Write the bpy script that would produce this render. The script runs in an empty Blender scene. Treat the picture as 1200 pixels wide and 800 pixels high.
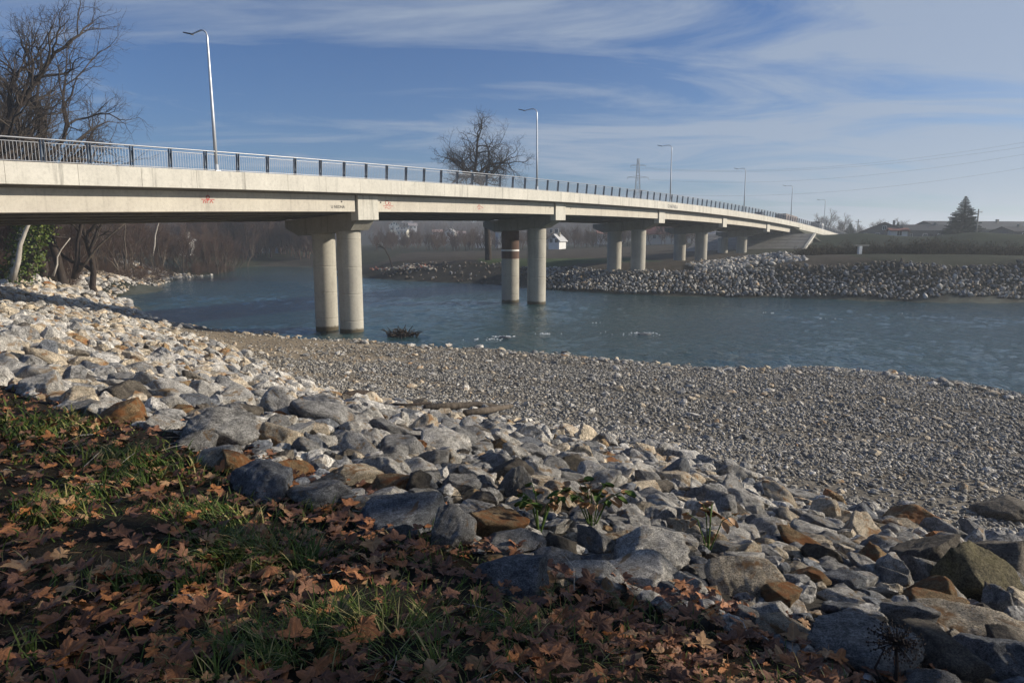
import bpy, math, random
import numpy as np
from mathutils import Vector, Matrix, Euler
R = math.radians
random.seed(7); rng = np.random.default_rng(7)
S = bpy.context.scene
C = S.collection

# ------------------------------------------------------------------ camera
F_PX, PITCH = 800.0, 0.14889
cam_d = bpy.data.cameras.new('camera'); cam = bpy.data.objects.new('camera', cam_d); C.objects.link(cam)
cam_d.sensor_width = 36; cam_d.lens = 24; cam_d.clip_start = 0.05; cam_d.clip_end = 20000
cam.location = (0, 0, 0); cam.rotation_euler = (math.pi/2 - PITCH, 0, 0)
S.camera = cam
S.render.resolution_x, S.render.resolution_y = 1024, 682

# ------------------------------------------------------------------ light
SUN_EL = 22.0
SUN_H = Vector((0.996, 0.085, 0)).normalized()
sun_dir = (SUN_H*math.cos(R(SUN_EL)) + Vector((0, 0, math.sin(R(SUN_EL))))).normalized()
sl = bpy.data.lights.new('sun', 'SUN'); sl.energy = 5.0; sl.angle = R(0.53); sl.color = (1.0, 0.90, 0.76)
so = bpy.data.objects.new('sun', sl); C.objects.link(so)
so.rotation_euler = sun_dir.to_track_quat('Z', 'Y').to_euler()
W = bpy.data.worlds.new('World'); S.world = W; W.use_nodes = True
SKY_STRENGTH = 0.056
def build_world():
    nt = W.node_tree; n = nt.nodes; n.clear(); L = nt.links
    out = n.new('ShaderNodeOutputWorld'); bg = n.new('ShaderNodeBackground'); bg.inputs[1].default_value = SKY_STRENGTH
    sky = n.new('ShaderNodeTexSky'); sky.sky_type = 'NISHITA'; sky.sun_disc = False
    sky.sun_elevation = R(SUN_EL); sky.sun_rotation = math.atan2(SUN_H.x, SUN_H.y)
    sky.air_density = 1.0; sky.dust_density = 0.8; sky.ozone_density = 2.0
    tc = n.new('ShaderNodeTexCoord'); sep = n.new('ShaderNodeSeparateXYZ'); L.new(tc.outputs['Generated'], sep.inputs[0])
    az = n.new('ShaderNodeMath'); az.operation = 'MAXIMUM'; L.new(sep.outputs[2], az.inputs[0]); az.inputs[1].default_value = 0.0
    ad = n.new('ShaderNodeMath'); ad.operation = 'ADD'; L.new(az.outputs[0], ad.inputs[0]); ad.inputs[1].default_value = 0.10
    dx = n.new('ShaderNodeMath'); dx.operation = 'DIVIDE'; L.new(sep.outputs[0], dx.inputs[0]); L.new(ad.outputs[0], dx.inputs[1])
    dy = n.new('ShaderNodeMath'); dy.operation = 'DIVIDE'; L.new(sep.outputs[1], dy.inputs[0]); L.new(ad.outputs[0], dy.inputs[1])
    cb = n.new('ShaderNodeCombineXYZ'); L.new(dx.outputs[0], cb.inputs[0]); L.new(dy.outputs[0], cb.inputs[1])
    mp = n.new('ShaderNodeMapping'); mp.inputs['Rotation'].default_value = (0, 0, R(-35)); mp.inputs['Scale'].default_value = (0.38, 0.95, 1); L.new(cb.outputs[0], mp.inputs[0])
    no = n.new('ShaderNodeTexNoise'); no.inputs['Scale'].default_value = 1.5; no.inputs['Detail'].default_value = 10; no.inputs['Roughness'].default_value = 0.62; no.inputs['Distortion'].default_value = 0.9
    L.new(mp.outputs[0], no.inputs['Vector'])
    no2 = n.new('ShaderNodeTexNoise'); no2.inputs['Scale'].default_value = 0.28; no2.inputs['Detail'].default_value = 3
    L.new(mp.outputs[0], no2.inputs['Vector'])
    sm = n.new('ShaderNodeMath'); sm.operation = 'MULTIPLY_ADD'; L.new(no2.outputs[0], sm.inputs[0]); sm.inputs[1].default_value = 0.6; L.new(no.outputs[0], sm.inputs[2])
    # thin cloud sits more to the east (the sun's side) than over the upstream sky
    gx = n.new('ShaderNodeMath'); gx.operation = 'MULTIPLY_ADD'; L.new(sep.outputs[0], gx.inputs[0]); gx.inputs[1].default_value = 0.26; L.new(sm.outputs[0], gx.inputs[2])
    rp = n.new('ShaderNodeMapRange'); rp.inputs['From Min'].default_value = 0.74; rp.inputs['From Max'].default_value = 0.94; rp.inputs['To Max'].default_value = 0.75
    L.new(gx.outputs[0], rp.inputs['Value'])
    mx = n.new('ShaderNodeMix'); mx.data_type = 'RGBA'; L.new(rp.outputs[0], mx.inputs['Factor'])
    tint = n.new('ShaderNodeMix'); tint.data_type = 'RGBA'; tint.blend_type = 'MULTIPLY'; tint.inputs['Factor'].default_value = 1
    L.new(sky.outputs[0], tint.inputs['A']); tint.inputs['B'].default_value = (0.58, 0.90, 1.40, 1)
    L.new(tint.outputs['Result'], mx.inputs['A']); mx.inputs['B'].default_value = (5.3, 6.3, 7.9, 1)
    L.new(mx.outputs['Result'], bg.inputs[0]); L.new(bg.outputs[0], out.inputs[0])
build_world()
S.view_settings.view_transform = 'Standard'; S.view_settings.look = 'None'
S.view_settings.exposure = 0.30; S.view_settings.gamma = 1
S.render.engine = 'CYCLES'
S.cycles.max_bounces = 6; S.cycles.volume_bounces = 1; S.cycles.transparent_max_bounces = 8

# ------------------------------------------------------------------ helpers
def tag(o, label=None, cat=None, group=None, kind=None):
    if label: o['label'] = label
    if cat: o['category'] = cat
    if group: o['group'] = group
    if kind: o['kind'] = kind
    return o
def empty(name, loc=(0, 0, 0), rz=0.0):
    o = bpy.data.objects.new(name, None); C.objects.link(o); o.location = loc; o.rotation_euler = (0, 0, rz)
    o.empty_display_size = 0.3; return o
def link(name, me, parent=None, loc=None, rot=None, scl=None):
    o = bpy.data.objects.new(name, me); C.objects.link(o)
    if parent: o.parent = parent
    if loc is not None: o.location = loc
    if rot is not None: o.rotation_euler = rot
    if scl is not None: o.scale = scl
    return o
def mesh_np(name, V, Fc, mats=(), mi=None, smooth=False, k=None):
    """V (n,3), Fc (m,k) array of equal-size faces"""
    V = np.asarray(V, np.float32); Fc = np.asarray(Fc, np.int32); k = Fc.shape[1]
    me = bpy.data.meshes.new(name); me.vertices.add(len(V)); me.vertices.foreach_set('co', V.ravel())
    me.loops.add(Fc.size); me.loops.foreach_set('vertex_index', Fc.ravel())
    me.polygons.add(len(Fc)); me.polygons.foreach_set('loop_start', np.arange(0, Fc.size, k, dtype=np.int32))
    me.polygons.foreach_set('loop_total', np.full(len(Fc), k, np.int32))
    for m in mats: me.materials.append(m)
    if mi is not None: me.polygons.foreach_set('material_index', np.asarray(mi, np.int32))
    me.polygons.foreach_set('use_smooth', np.full(len(Fc), bool(smooth)))
    me.update(calc_edges=True); me.validate(); return me
def set_attr(me, name, typ, dom, data):
    a = me.attributes.new(name, typ, dom)
    key = {'FLOAT': 'value', 'INT': 'value', 'FLOAT_VECTOR': 'vector', 'FLOAT_COLOR': 'color'}[typ]
    a.data.foreach_set(key, np.ascontiguousarray(np.asarray(data).ravel()))
class MB:
    """collects simple solids into one mesh"""
    def __init__(s): s.v = []; s.f = []; s.m = []
    def add(s, vs, fs, m=0):
        b = len(s.v); s.v += [tuple(v) for v in vs]; s.f += [tuple(i+b for i in f) for f in fs]; s.m += [m]*len(fs); return s
    def hexa(s, p, m=0):   # 8 points: bottom 4 (ccw), top 4
        return s.add(p, [(3,2,1,0),(4,5,6,7),(0,1,5,4),(1,2,6,5),(2,3,7,6),(3,0,4,7)], m)
    def box(s, x0, x1, y0, y1, z0, z1, m=0):
        return s.hexa([(x0,y0,z0),(x1,y0,z0),(x1,y1,z0),(x0,y1,z0),(x0,y0,z1),(x1,y0,z1),(x1,y1,z1),(x0,y1,z1)], m)
    def prism(s, poly, y0, y1, m=0):     # poly in xz, extruded along y
        n = len(poly)
        return s.add([(x, y0, z) for x, z in poly]+[(x, y1, z) for x, z in poly],
              [tuple(range(n)), tuple(range(2*n-1, n-1, -1))]+[(i+n, (i+1) % n+n, (i+1) % n, i) for i in range(n)], m)
    def tube(s, pts, rad, k=8, m=0, cap=True):
        pts = [Vector(p) for p in pts]; n = len(pts)
        if not hasattr(rad, '__len__'): rad = [rad]*n
        vs = []; up = Vector((0, 0, 1))
        d0 = (pts[1]-pts[0]).normalized(); a = d0.cross(up)
        if a.length < .05: a = d0.cross(Vector((1, 0, 0)))
        a.normalize()
        for i in range(n):
            d = (pts[min(i+1, n-1)]-pts[max(i-1, 0)]).normalized()
            a = (a-d*a.dot(d)).normalized(); b = d.cross(a)
            for j in range(k):
                t = 2*math.pi*j/k; vs.append(pts[i]+(a*math.cos(t)+b*math.sin(t))*rad[i])
        fs = [(i*k+j, i*k+(j+1) % k, (i+1)*k+(j+1) % k, (i+1)*k+j) for i in range(n-1) for j in range(k)]
        if cap: fs += [tuple(range(k-1, -1, -1)), tuple(range((n-1)*k, n*k))]
        return s.add(vs, fs, m)
    def mesh(s, name, mats, smooth=False):
        me = bpy.data.meshes.new(name); me.from_pydata(s.v, [], s.f)
        for m in (mats if isinstance(mats, (list, tuple)) else [mats]): me.materials.append(m)
        me.polygons.foreach_set('material_index', s.m); me.polygons.foreach_set('use_smooth', [smooth]*len(s.f)); me.update(); return me
    def build(s, name, mats, parent=None, smooth=False): return link(name, s.mesh(name, mats, smooth), parent)
# pixel helpers: where a sight line meets a level or a distance
def ray(px, py):
    th = PITCH; a = (px-600)/F_PX; b = (400-py)/F_PX
    return Vector((a, math.cos(th)+b*math.sin(th), -math.sin(th)+b*math.cos(th)))
def at(px, py, Y):
    r = ray(px, py); return r*(Y/r.y)
def atz(px, py, z):
    r = ray(px, py); return r*(z/r.z)

# ------------------------------------------------------------------ materials
def mat(name, base=(.5,.5,.5), rough=.8, metal=0.0, spec=.3):
    m = bpy.data.materials.new(name); m.use_nodes = True
    b = m.node_tree.nodes['Principled BSDF']
    b.inputs['Base Color'].default_value = (*base, 1); b.inputs['Roughness'].default_value = rough
    b.inputs['Metallic'].default_value = metal; b.inputs['Specular IOR Level'].default_value = spec
    return m
class NT:
    def __init__(s, m): s.m = m; s.nt = m.node_tree; s.n = s.nt.nodes; s.L = s.nt.links; s.b = s.n['Principled BSDF']
    def node(s, t, **kw):
        x = s.n.new(t)
        for k, v in kw.items(): setattr(x, k, v)
        return x
    def coord(s, kind='Object', rand=True):
        tc = s.node('ShaderNodeTexCoord')
        if not rand: return tc.outputs[kind]
        oi = s.node('ShaderNodeObjectInfo'); mu = s.node('ShaderNodeVectorMath', operation='MULTIPLY_ADD')
        s.L.new(oi.outputs['Random'], mu.inputs[0]); mu.inputs[1].default_value = (31, 57, 17); s.L.new(tc.outputs[kind], mu.inputs[2]); return mu.outputs[0]
    def noise(s, co, scale, detail=6, rough=.6, dist=0.0):
        x = s.node('ShaderNodeTexNoise'); x.inputs['Scale'].default_value = scale; x.inputs['Detail'].default_value = detail
        x.inputs['Roughness'].default_value = rough; x.inputs['Distortion'].default_value = dist; s.L.new(co, x.inputs['Vector']); return x.outputs[0]
    def ramp(s, fac, stops, interp='LINEAR'):
        x = s.node('ShaderNodeValToRGB'); x.color_ramp.interpolation = interp; e = x.color_ramp.elements
        while len(e) < len(stops): e.new(.5)
        for i, (p, c) in enumerate(stops):
            e[i].position = p; e[i].color = (*c, 1) if hasattr(c, '__len__') else (c, c, c, 1)
        s.L.new(fac, x.inputs[0]); return x.outputs[0]
    def mix(s, fac, a, b, blend='MIX'):
        x = s.node('ShaderNodeMix', data_type='RGBA', blend_type=blend)
        for sock, v in ((x.inputs['Factor'], fac), (x.inputs['A'], a), (x.inputs['B'], b)):
            if hasattr(v, 'links') or hasattr(v, 'is_linked'): s.L.new(v, sock)
            elif hasattr(v, '__len__'): sock.default_value = (*v, 1)
            else: sock.default_value = v
        return x.outputs['Result']
    def bump(s, h, strength=.5, dist=.02, prev=None):
        x = s.node('ShaderNodeBump'); x.inputs['Strength'].default_value = strength; x.inputs['Distance'].default_value = dist
        s.L.new(h, x.inputs['Height'])
        if prev is not None: s.L.new(prev, x.inputs['Normal'])
        return x.outputs[0]
    def color(s, c): s.L.new(c, s.b.inputs['Base Color'])
    def normal(s, c): s.L.new(c, s.b.inputs['Normal'])

def rock_mat(name, dark, light, accent, acc_amt, rough=.85, moss=0.0):
    m = mat(name, light, rough, spec=.25); t = NT(m); co = t.coord('Object')
    n1 = t.noise(co, 2.2, 10, .68, .6); n2 = t.noise(co, 7, 9, .72, .3); n3 = t.noise(co, 26, 6, .75)
    c = t.ramp(n1, [(.36, dark), (.5, tuple((a+b)/2 for a, b in zip(dark, light))), (.64, light)])
    sp = t.ramp(n3, [(.36, .30), (.49, 1.0), (.62, 1.7)]); c = t.mix(1.0, c, sp, 'MULTIPLY')
    v = t.ramp(n2, [(.32, .50), (.48, 1.0), (.64, 1.30)]); c = t.mix(1.0, c, v, 'MULTIPLY')
    na = t.noise(co, 1.5, 5, .6, 1.0); fa = t.ramp(na, [(.62-acc_amt*.3, 0.0), (.70-acc_amt*.2, 1.0)]); c = t.mix(fa, c, t.mix(n2, accent, tuple(x*.5 for x in accent)))
    # thin pale mineral veins where a warped noise crosses its middle value
    vn = t.noise(co, 1.3, 3, .5, 1.5); vf = t.ramp(vn, [(.494, 0.0), (.500, .5), (.506, 0.0)]); c = t.mix(vf, c, tuple(min(.6, x*1.5) for x in light))
    pit = t.noise(co, 12, 6, .75, .8); c = t.mix(1.0, c, t.ramp(pit, [(.34, .30), (.42, 1.0)]), 'MULTIPLY')
    if moss:
        g = t.node('ShaderNodeNewGeometry'); sx = t.node('ShaderNodeSeparateXYZ'); t.L.new(g.outputs['Normal'], sx.inputs[0])
        mm = t.node('ShaderNodeMath', operation='MULTIPLY_ADD'); t.L.new(n1, mm.inputs[0]); mm.inputs[1].default_value = 1.6; mm.inputs[2].default_value = -.45
        c = t.mix(t.ramp(mm.outputs[0], [(.25, 0.0), (.55, moss)]), c, t.mix(n2, (.07, .075, .015), (.13, .11, .03)))
    t.color(c)
    b = t.bump(n1, .7, .10); b = t.bump(n2, 1.0, .06, b); b = t.bump(pit, .8, .03, b); b = t.bump(n3, .9, .018, b); t.normal(b); return m
ROCK = {
 'slate': rock_mat('slate_blue_rock', (.07,.075,.085), (.24,.25,.262), (.20,.14,.09), .05),
 'grey':  rock_mat('grey_rock', (.115,.112,.108), (.37,.358,.335), (.34,.23,.13), .12),
 'pale':  rock_mat('pale_limestone', (.25,.238,.215), (.64,.605,.545), (.42,.30,.18), .2),
 'cream': rock_mat('cream_limestone', (.29,.245,.18), (.64,.54,.40), (.42,.24,.11), .3),
 'ochre': rock_mat('ochre_stained_rock', (.15,.095,.045), (.34,.24,.13), (.38,.16,.055), .5),
 'brown': rock_mat('brown_grey_rock', (.06,.05,.04), (.19,.165,.13), (.13,.115,.10), .2),
 'moss':  rock_mat('mossy_rock', (.09,.08,.05), (.26,.22,.13), (.2,.17,.06), .2, moss=.5),
}
RK = list(ROCK); RM = [ROCK[k] for k in RK]

def concrete(name, a, b, joints=False, dirt=.5):
    m = mat(name, a, .85, spec=.25); t = NT(m); co = t.coord('Object', False)
    n1 = t.noise(co, .5, 8, .65); n2 = t.noise(co, 6, 6, .7); n3 = t.noise(co, 60, 3, .6)
    mp = t.node('ShaderNodeMapping'); mp.inputs['Scale'].default_value = (2.6, 2.6, .16); t.L.new(co, mp.inputs[0])
    st = t.noise(mp.outputs[0], 1.0, 6, .7)      # rain streaks running down the faces
    c = t.mix(t.ramp(n1, [(.35, 0.0), (.65, 1.0)]), b, a)
    c = t.mix(1.0, c, t.ramp(st, [(.30, 1-dirt), (.45, 1.0), (.7, 1.06)]), 'MULTIPLY')
    c = t.mix(1.0, c, t.ramp(n2, [(.3, .84), (.5, 1.0), (.7, 1.05)]), 'MULTIPLY')
    t.color(c); t.normal(t.bump(n3, .25, .004, t.bump(n2, .25, .01))); return m
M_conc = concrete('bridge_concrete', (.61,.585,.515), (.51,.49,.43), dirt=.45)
M_conc2 = concrete('pier_concrete', (.30,.285,.245), (.23,.22,.19), dirt=.35)  # albedo lowered so the shade on the pier caps is partly in the colour
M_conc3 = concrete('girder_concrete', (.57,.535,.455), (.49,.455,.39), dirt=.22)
M_soff_shade = concrete('shaded_soffit_concrete', (.15,.14,.115), (.11,.10,.085), dirt=.35)  # darker copy for inner girders and slab: under-deck shade put into the colour
M_steel = mat('galvanised_steel', (.33,.34,.36), .38, .55, .5)
M_post = mat('blue_grey_painted_steel', (.08,.105,.14), .45, .2, .5)
M_rust = concrete('rust_brown_primer', (.155,.10,.075), (.10,.06,.045), dirt=.5)
M_lampst = mat('lamp_pole_zinc', (.62,.64,.66), .35, .4, .5)
M_lamph = mat('lamp_head_grey', (.10,.105,.11), .5, .3)
M_asph = mat('asphalt', (.05,.05,.05), .9)
M_black = mat('black_spray_paint', (.012,.012,.012), .6)
M_red = mat('red_spray_paint', (.42,.06,.05), .6)
M_white = mat('white_paint', (.8,.8,.78), .6)
def bark(name, a, b):
    m = mat(name, a, .95, spec=.1); t = NT(m); co = t.coord('Object', False)
    mp = t.node('ShaderNodeMapping'); mp.inputs['Scale'].default_value = (5, 5, 1.1); t.L.new(co, mp.inputs[0])
    n = t.noise(mp.outputs[0], 1.6, 6, .7); t.color(t.ramp(n, [(.35, a), (.65, b)])); t.normal(t.bump(n, .6, .03)); return m
M_bark = bark('grey_brown_bark', (.055,.045,.036), (.15,.125,.10))
M_barkd = bark('dark_wet_bark', (.025,.02,.018), (.07,.055,.045))
M_barkp = bark('pale_bark', (.30,.27,.23), (.50,.46,.40))
M_twig = mat('brown_twigs', (.075,.062,.052), .95, spec=.1)
M_twigr = mat('reddish_thicket_twigs', (.085,.055,.042), .95, spec=.1)
M_ivy = mat('ivy_green', (.05,.085,.018), .6)
M_fir = mat('conifer_needles', (.018,.032,.02), .8)
def foliage(name, stops, rough=.7, trans=.0):
    m = mat(name, stops[0][1], rough, spec=.2); t = NT(m)
    a = t.node('ShaderNodeAttribute', attribute_name='tone'); c = t.ramp(a.outputs['Fac'], stops)
    n = t.noise(t.coord('Object', True), 38, 4, .6); c = t.mix(1.0, c, t.ramp(n, [(.3, .6), (.55, 1.0), (.75, 1.25)]), 'MULTIPLY')
    t.color(c); t.normal(t.bump(n, .4, .004)); return m
M_leafmats = []
for nm, a, b, in (('russet_leaf', (.24,.095,.036), (.36,.155,.065)), ('tan_leaf', (.30,.165,.075), (.40,.24,.12)), ('dark_brown_leaf', (.11,.052,.03), (.19,.09,.05)), ('orange_leaf', (.34,.12,.035), (.42,.18,.06))):
    m = mat(nm, a, .62, spec=.35); t = NT(m); co = t.coord('Object'); n = t.noise(co, 6, 5, .6)
    at_ = t.node('ShaderNodeAttribute', attribute_name='vein')
    c = t.ramp(n, [(.3, a), (.7, b)]); c = t.mix(at_.outputs['Fac'], c, tuple(min(1, x*1.5) for x in b))
    n2 = t.noise(co, 45, 3, .7); c = t.mix(1.0, c, t.ramp(n2, [(.3, .6), (.5, 1.0)]), 'MULTIPLY')
    t.color(c); t.normal(t.bump(n2, .5, .01)); M_leafmats.append(m)
M_grass = foliage('meadow_grass', [(0, (.04,.075,.012)), (.45, (.07,.11,.018)), (.75, (.16,.17,.04)), (1, (.36,.30,.13))], .55)
M_bushdry = foliage('dry_scrub', [(0, (.03,.024,.018)), (.5, (.065,.048,.032)), (1, (.12,.095,.055))], .9)
M_weed = mat('green_weed_leaves', (.06,.10,.022), .8, spec=.15)

# ------------------------------------------------------------------ terrain
ZW = -6.8
G_LINE = [(-66,118,-3.6),(-56,88,-3.4),(-46,63,-3.1),(-33,42,-2.8),(-20.5,25,-2.5),(-12,15,-2.25),(-7.3,9.5,-2.05),(-5.1,7.9,-2.1),(-3.7,7.2,-2.1),(-2.2,5.7,-2.08),(-1.3,5.1,-2.08),(-.6,4.7,-2.08),(0,3.9,-2.05),(.5,3.75,-2.08),(1,3.55,-2.1),(1.6,3.0,-2.1),(3,1.6,-2.15),(6,-.5,-2.2),(12,-4,-2.2),(24,-11,-2.2)]
T_LINE = [(-60,128,-6.7),(-60.5,121,-6.6),(-55,100,-6.5),(-48.5,80,-6.4),(-39,69,-6.4),(-31,57,-6.3),(-22.8,45.3,-6.1),(-18.5,40.7,-6.1),(-12.8,33.5,-6.1),(-9.7,29.3,-6.1),(-6.7,26.1,-6.1),(-3.7,24.3,-6.1),(-1.2,23.4,-6.1),(1.1,21.8,-6.1),(3.6,19.9,-6.1),(5.8,17.9,-6.1),(6.8,15.7,-6.05),(8.5,14.2,-6.05),(11.5,12.5,-6.3),(16,9,-6.5),(26,4,-6.6)]
WATER_NEAR = [(-57,131),(-58.6,122.6),(-52.5,101),(-46.5,80),(-40.5,70),(-32.6,59),(-27.5,54.6),(-23.6,52),(-18.8,49.5),(-10.5,46.1),(-6.7,43.8),(-2.1,42.4),(3.1,40.2),(7.6,37.3),(11.8,35.6),(16.5,36.1),(19.8,33.7),(21.4,31.7),(22.3,29),(24,24),(27,17),(34,10),(60,0)]
WATER_FAR = [(-64.5,172.8),(-49,167.5),(-25.4,119.9),(-13.8,110.2),(-5.3,105.9),(4.4,93),(14.8,84.6),(25.3,80.8),(32.9,79.6),(43.3,75.2),(57.3,74.2),(90,68),(160,55)]
FAR_TOP = [(-60,190,-4.6),(-44,180,-4.6),(-22,131,-4.2),(-10,120,-4.0),(-1,115,-4.0),(9,101,-4.3),(18,92.3,-4.35),(27,88.5,-4.1),(35.5,87,-3.3),(46,82.5,-2.7),(61,81,-2.6),(95,75,-2.6),(165,62,-2.6)]
pts = []
pts += G_LINE + T_LINE
pts += [(x, y, ZW) for x, y in WATER_NEAR] + [(x, y, ZW) for x, y in WATER_FAR] + FAR_TOP
for (a, b) in zip(G_LINE[3:16], [T_LINE[min(len(T_LINE)-1, i)] for i in range(6, 19)]):
    pts.append(((a[0]+b[0])/2, (a[1]+b[1])/2, (a[2]+b[2])/2-.1))
pts += [(x+1.8, y+4.5, -7.7) for x, y in WATER_NEAR[6:16]] + [(x+3.5, y+1, -7.8) for x, y in WATER_NEAR[:6]] + [(x-1, y-6, -7.9) for x, y in WATER_FAR[2:]]
pts += [(0,0,-1.68),(-3,0,-1.62),(-2,2.4,-1.72),(0,2.4,-1.74),(2,0,-1.9),(-6,5,-1.8),(-10,8,-1.95),(-10,-10,-1.6),(10,-14,-1.9),(-30,0,-1.9),(-40,25,-2.4),(-60,50,-2.8),(-90,100,-3),(-80,170,-3.3),(-120,0,-2.2),(0,-60,-1.8),(60,-60,-2.2),(120,-30,-2.4),(-120,-80,-2)]
pts += [(-10,75,-8.6),(-30,95,-8.6),(10,62,-8.6),(-45,140,-8.4),(35,55,-8.5),(60,45,-8.5),(90,30,-8.4),(-58,160,-8)]
# far terrace, the flood bank behind it and the land beyond
pts += [(-20,150,-3.9),(0,135,-3.8),(20,120,-3.6),(35,112,-3.3),(19.5,95.5,-4.2),(32,117,-3.7),(44,140,-2.8),(10,160,-3.6),(40,170,-2.5),(0,220,-3.2),(-40,230,-3.6),(60,100,-2.3),(75,95,-2.2),(110,88,-2.2),(160,80,-2.2)]
LEVEE = [(66,170,1.3),(76,150,1.25),(87,130,1.2),(104,116,1.15),(130,106,1.2),(180,96,1.2)]
pts += LEVEE + [(x+2.5, y+5, z) for x, y, z in LEVEE] + [(x-5, y-12, -1.9) for x, y, z in LEVEE[1:]] + [(x+8, y+14, -.6) for x, y, z in LEVEE] + [(130,170,-.8),(100,220,-.8),(220,130,-.8),(150,300,-1),(0,300,-3),(250,250,-1)]
PT = np.array(pts, float)
def _fit():
    P = PT[:, :2]; n = len(P); D = np.sqrt(((P[:, None]-P[None])**2).sum(-1)+.3**2)
    A = np.zeros((n+3, n+3)); A[:n, :n] = D-.012*np.eye(n); A[:n, n] = 1; A[:n, n+1:] = P*.01; A[n:, :n] = A[:n, n:].T
    b = np.zeros(n+3); b[:n] = PT[:, 2]; return np.linalg.lstsq(A, b, rcond=None)[0]
RB = _fit()
def H(x, y):
    x = np.atleast_1d(np.asarray(x, float)); y = np.atleast_1d(np.asarray(y, float)); out = np.empty(len(x))
    for i in range(0, len(x), 20000):
        P = np.stack([x[i:i+20000], y[i:i+20000]], 1)
        D = np.sqrt(((P[:, None]-PT[None, :, :2])**2).sum(-1)+.3**2)
        out[i:i+20000] = D@RB[:-3]+RB[-3]+P@RB[-2:]*.01
    r = np.hypot(x, y); k = np.clip((r-190)/130, 0, 1); k = k*k*(3-2*k)
    az_ = np.arctan2(x, y)
    hill = 17*np.exp(-((az_+.02)/.30)**2)*np.clip((r-420)/260, 0, 1)*(1+.25*np.sin(az_*23)+.12*np.sin(az_*57+1))
    hill += 12*np.exp(-((az_+.45)/.16)**2)*np.clip((r-420)/260, 0, 1)
    hill *= np.clip(1-(r-1500)/2500, 0, 1)
    base = np.where(x > 40, -1.0, -3.2)
    river = (np.abs(az_+.37) < .045) & (r < 420) & (r > 175)
    base = np.where(river, -7.6, base)
    return out*(1-k)+(base+hill)*k
def h1(x, y): return float(H([x], [y])[0])
def hit(px, py, dz=0.0):
    """where the sight line through a pixel of the photo meets the ground"""
    r = ray(px, py); r = r/r.y
    t = np.concatenate([np.arange(1.2, 30, .04), np.arange(30, 260, .3)])
    z = H(r.x*t, t)+dz; d = r.z*t-z; i = int(np.argmax(d < 0)); tt = t[i]
    return Vector((r.x*tt, tt, float(z[i])-dz))

def poly_in(x, y, poly):
    x = np.asarray(x); y = np.asarray(y); c = np.zeros(x.shape, bool); n = len(poly)
    for i in range(n):
        x1, y1 = poly[i][:2]; x2, y2 = poly[(i+1) % n][:2]
        if y1 == y2: continue
        k = ((y1 > y) != (y2 > y)) & (x < (x2-x1)*(y-y1)/(y2-y1)+x1); c ^= k
    return c
def dist_line(x, y, line):
    x = np.asarray(x, float); y = np.asarray(y, float); d = np.full(x.shape, 1e9)
    for a, b in zip(line[:-1], line[1:]):
        ax, ay, bx, by = a[0], a[1], b[0], b[1]; L2 = (bx-ax)**2+(by-ay)**2
        t = np.clip(((x-ax)*(bx-ax)+(y-ay)*(by-ay))/L2, 0, 1); d = np.minimum(d, np.hypot(x-ax-t*(bx-ax), y-ay-t*(by-ay)))
    return d
SLOPE = [p[:2] for p in G_LINE]+[p[:2] for p in T_LINE[::-1]]
BAR = [p[:2] for p in T_LINE[5:]]+WATER_NEAR[5:][::-1]
FARSLOPE = [p for p in WATER_FAR]+[p[:2] for p in FAR_TOP[::-1]]
RIVER = WATER_NEAR+WATER_FAR[::-1]

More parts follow.
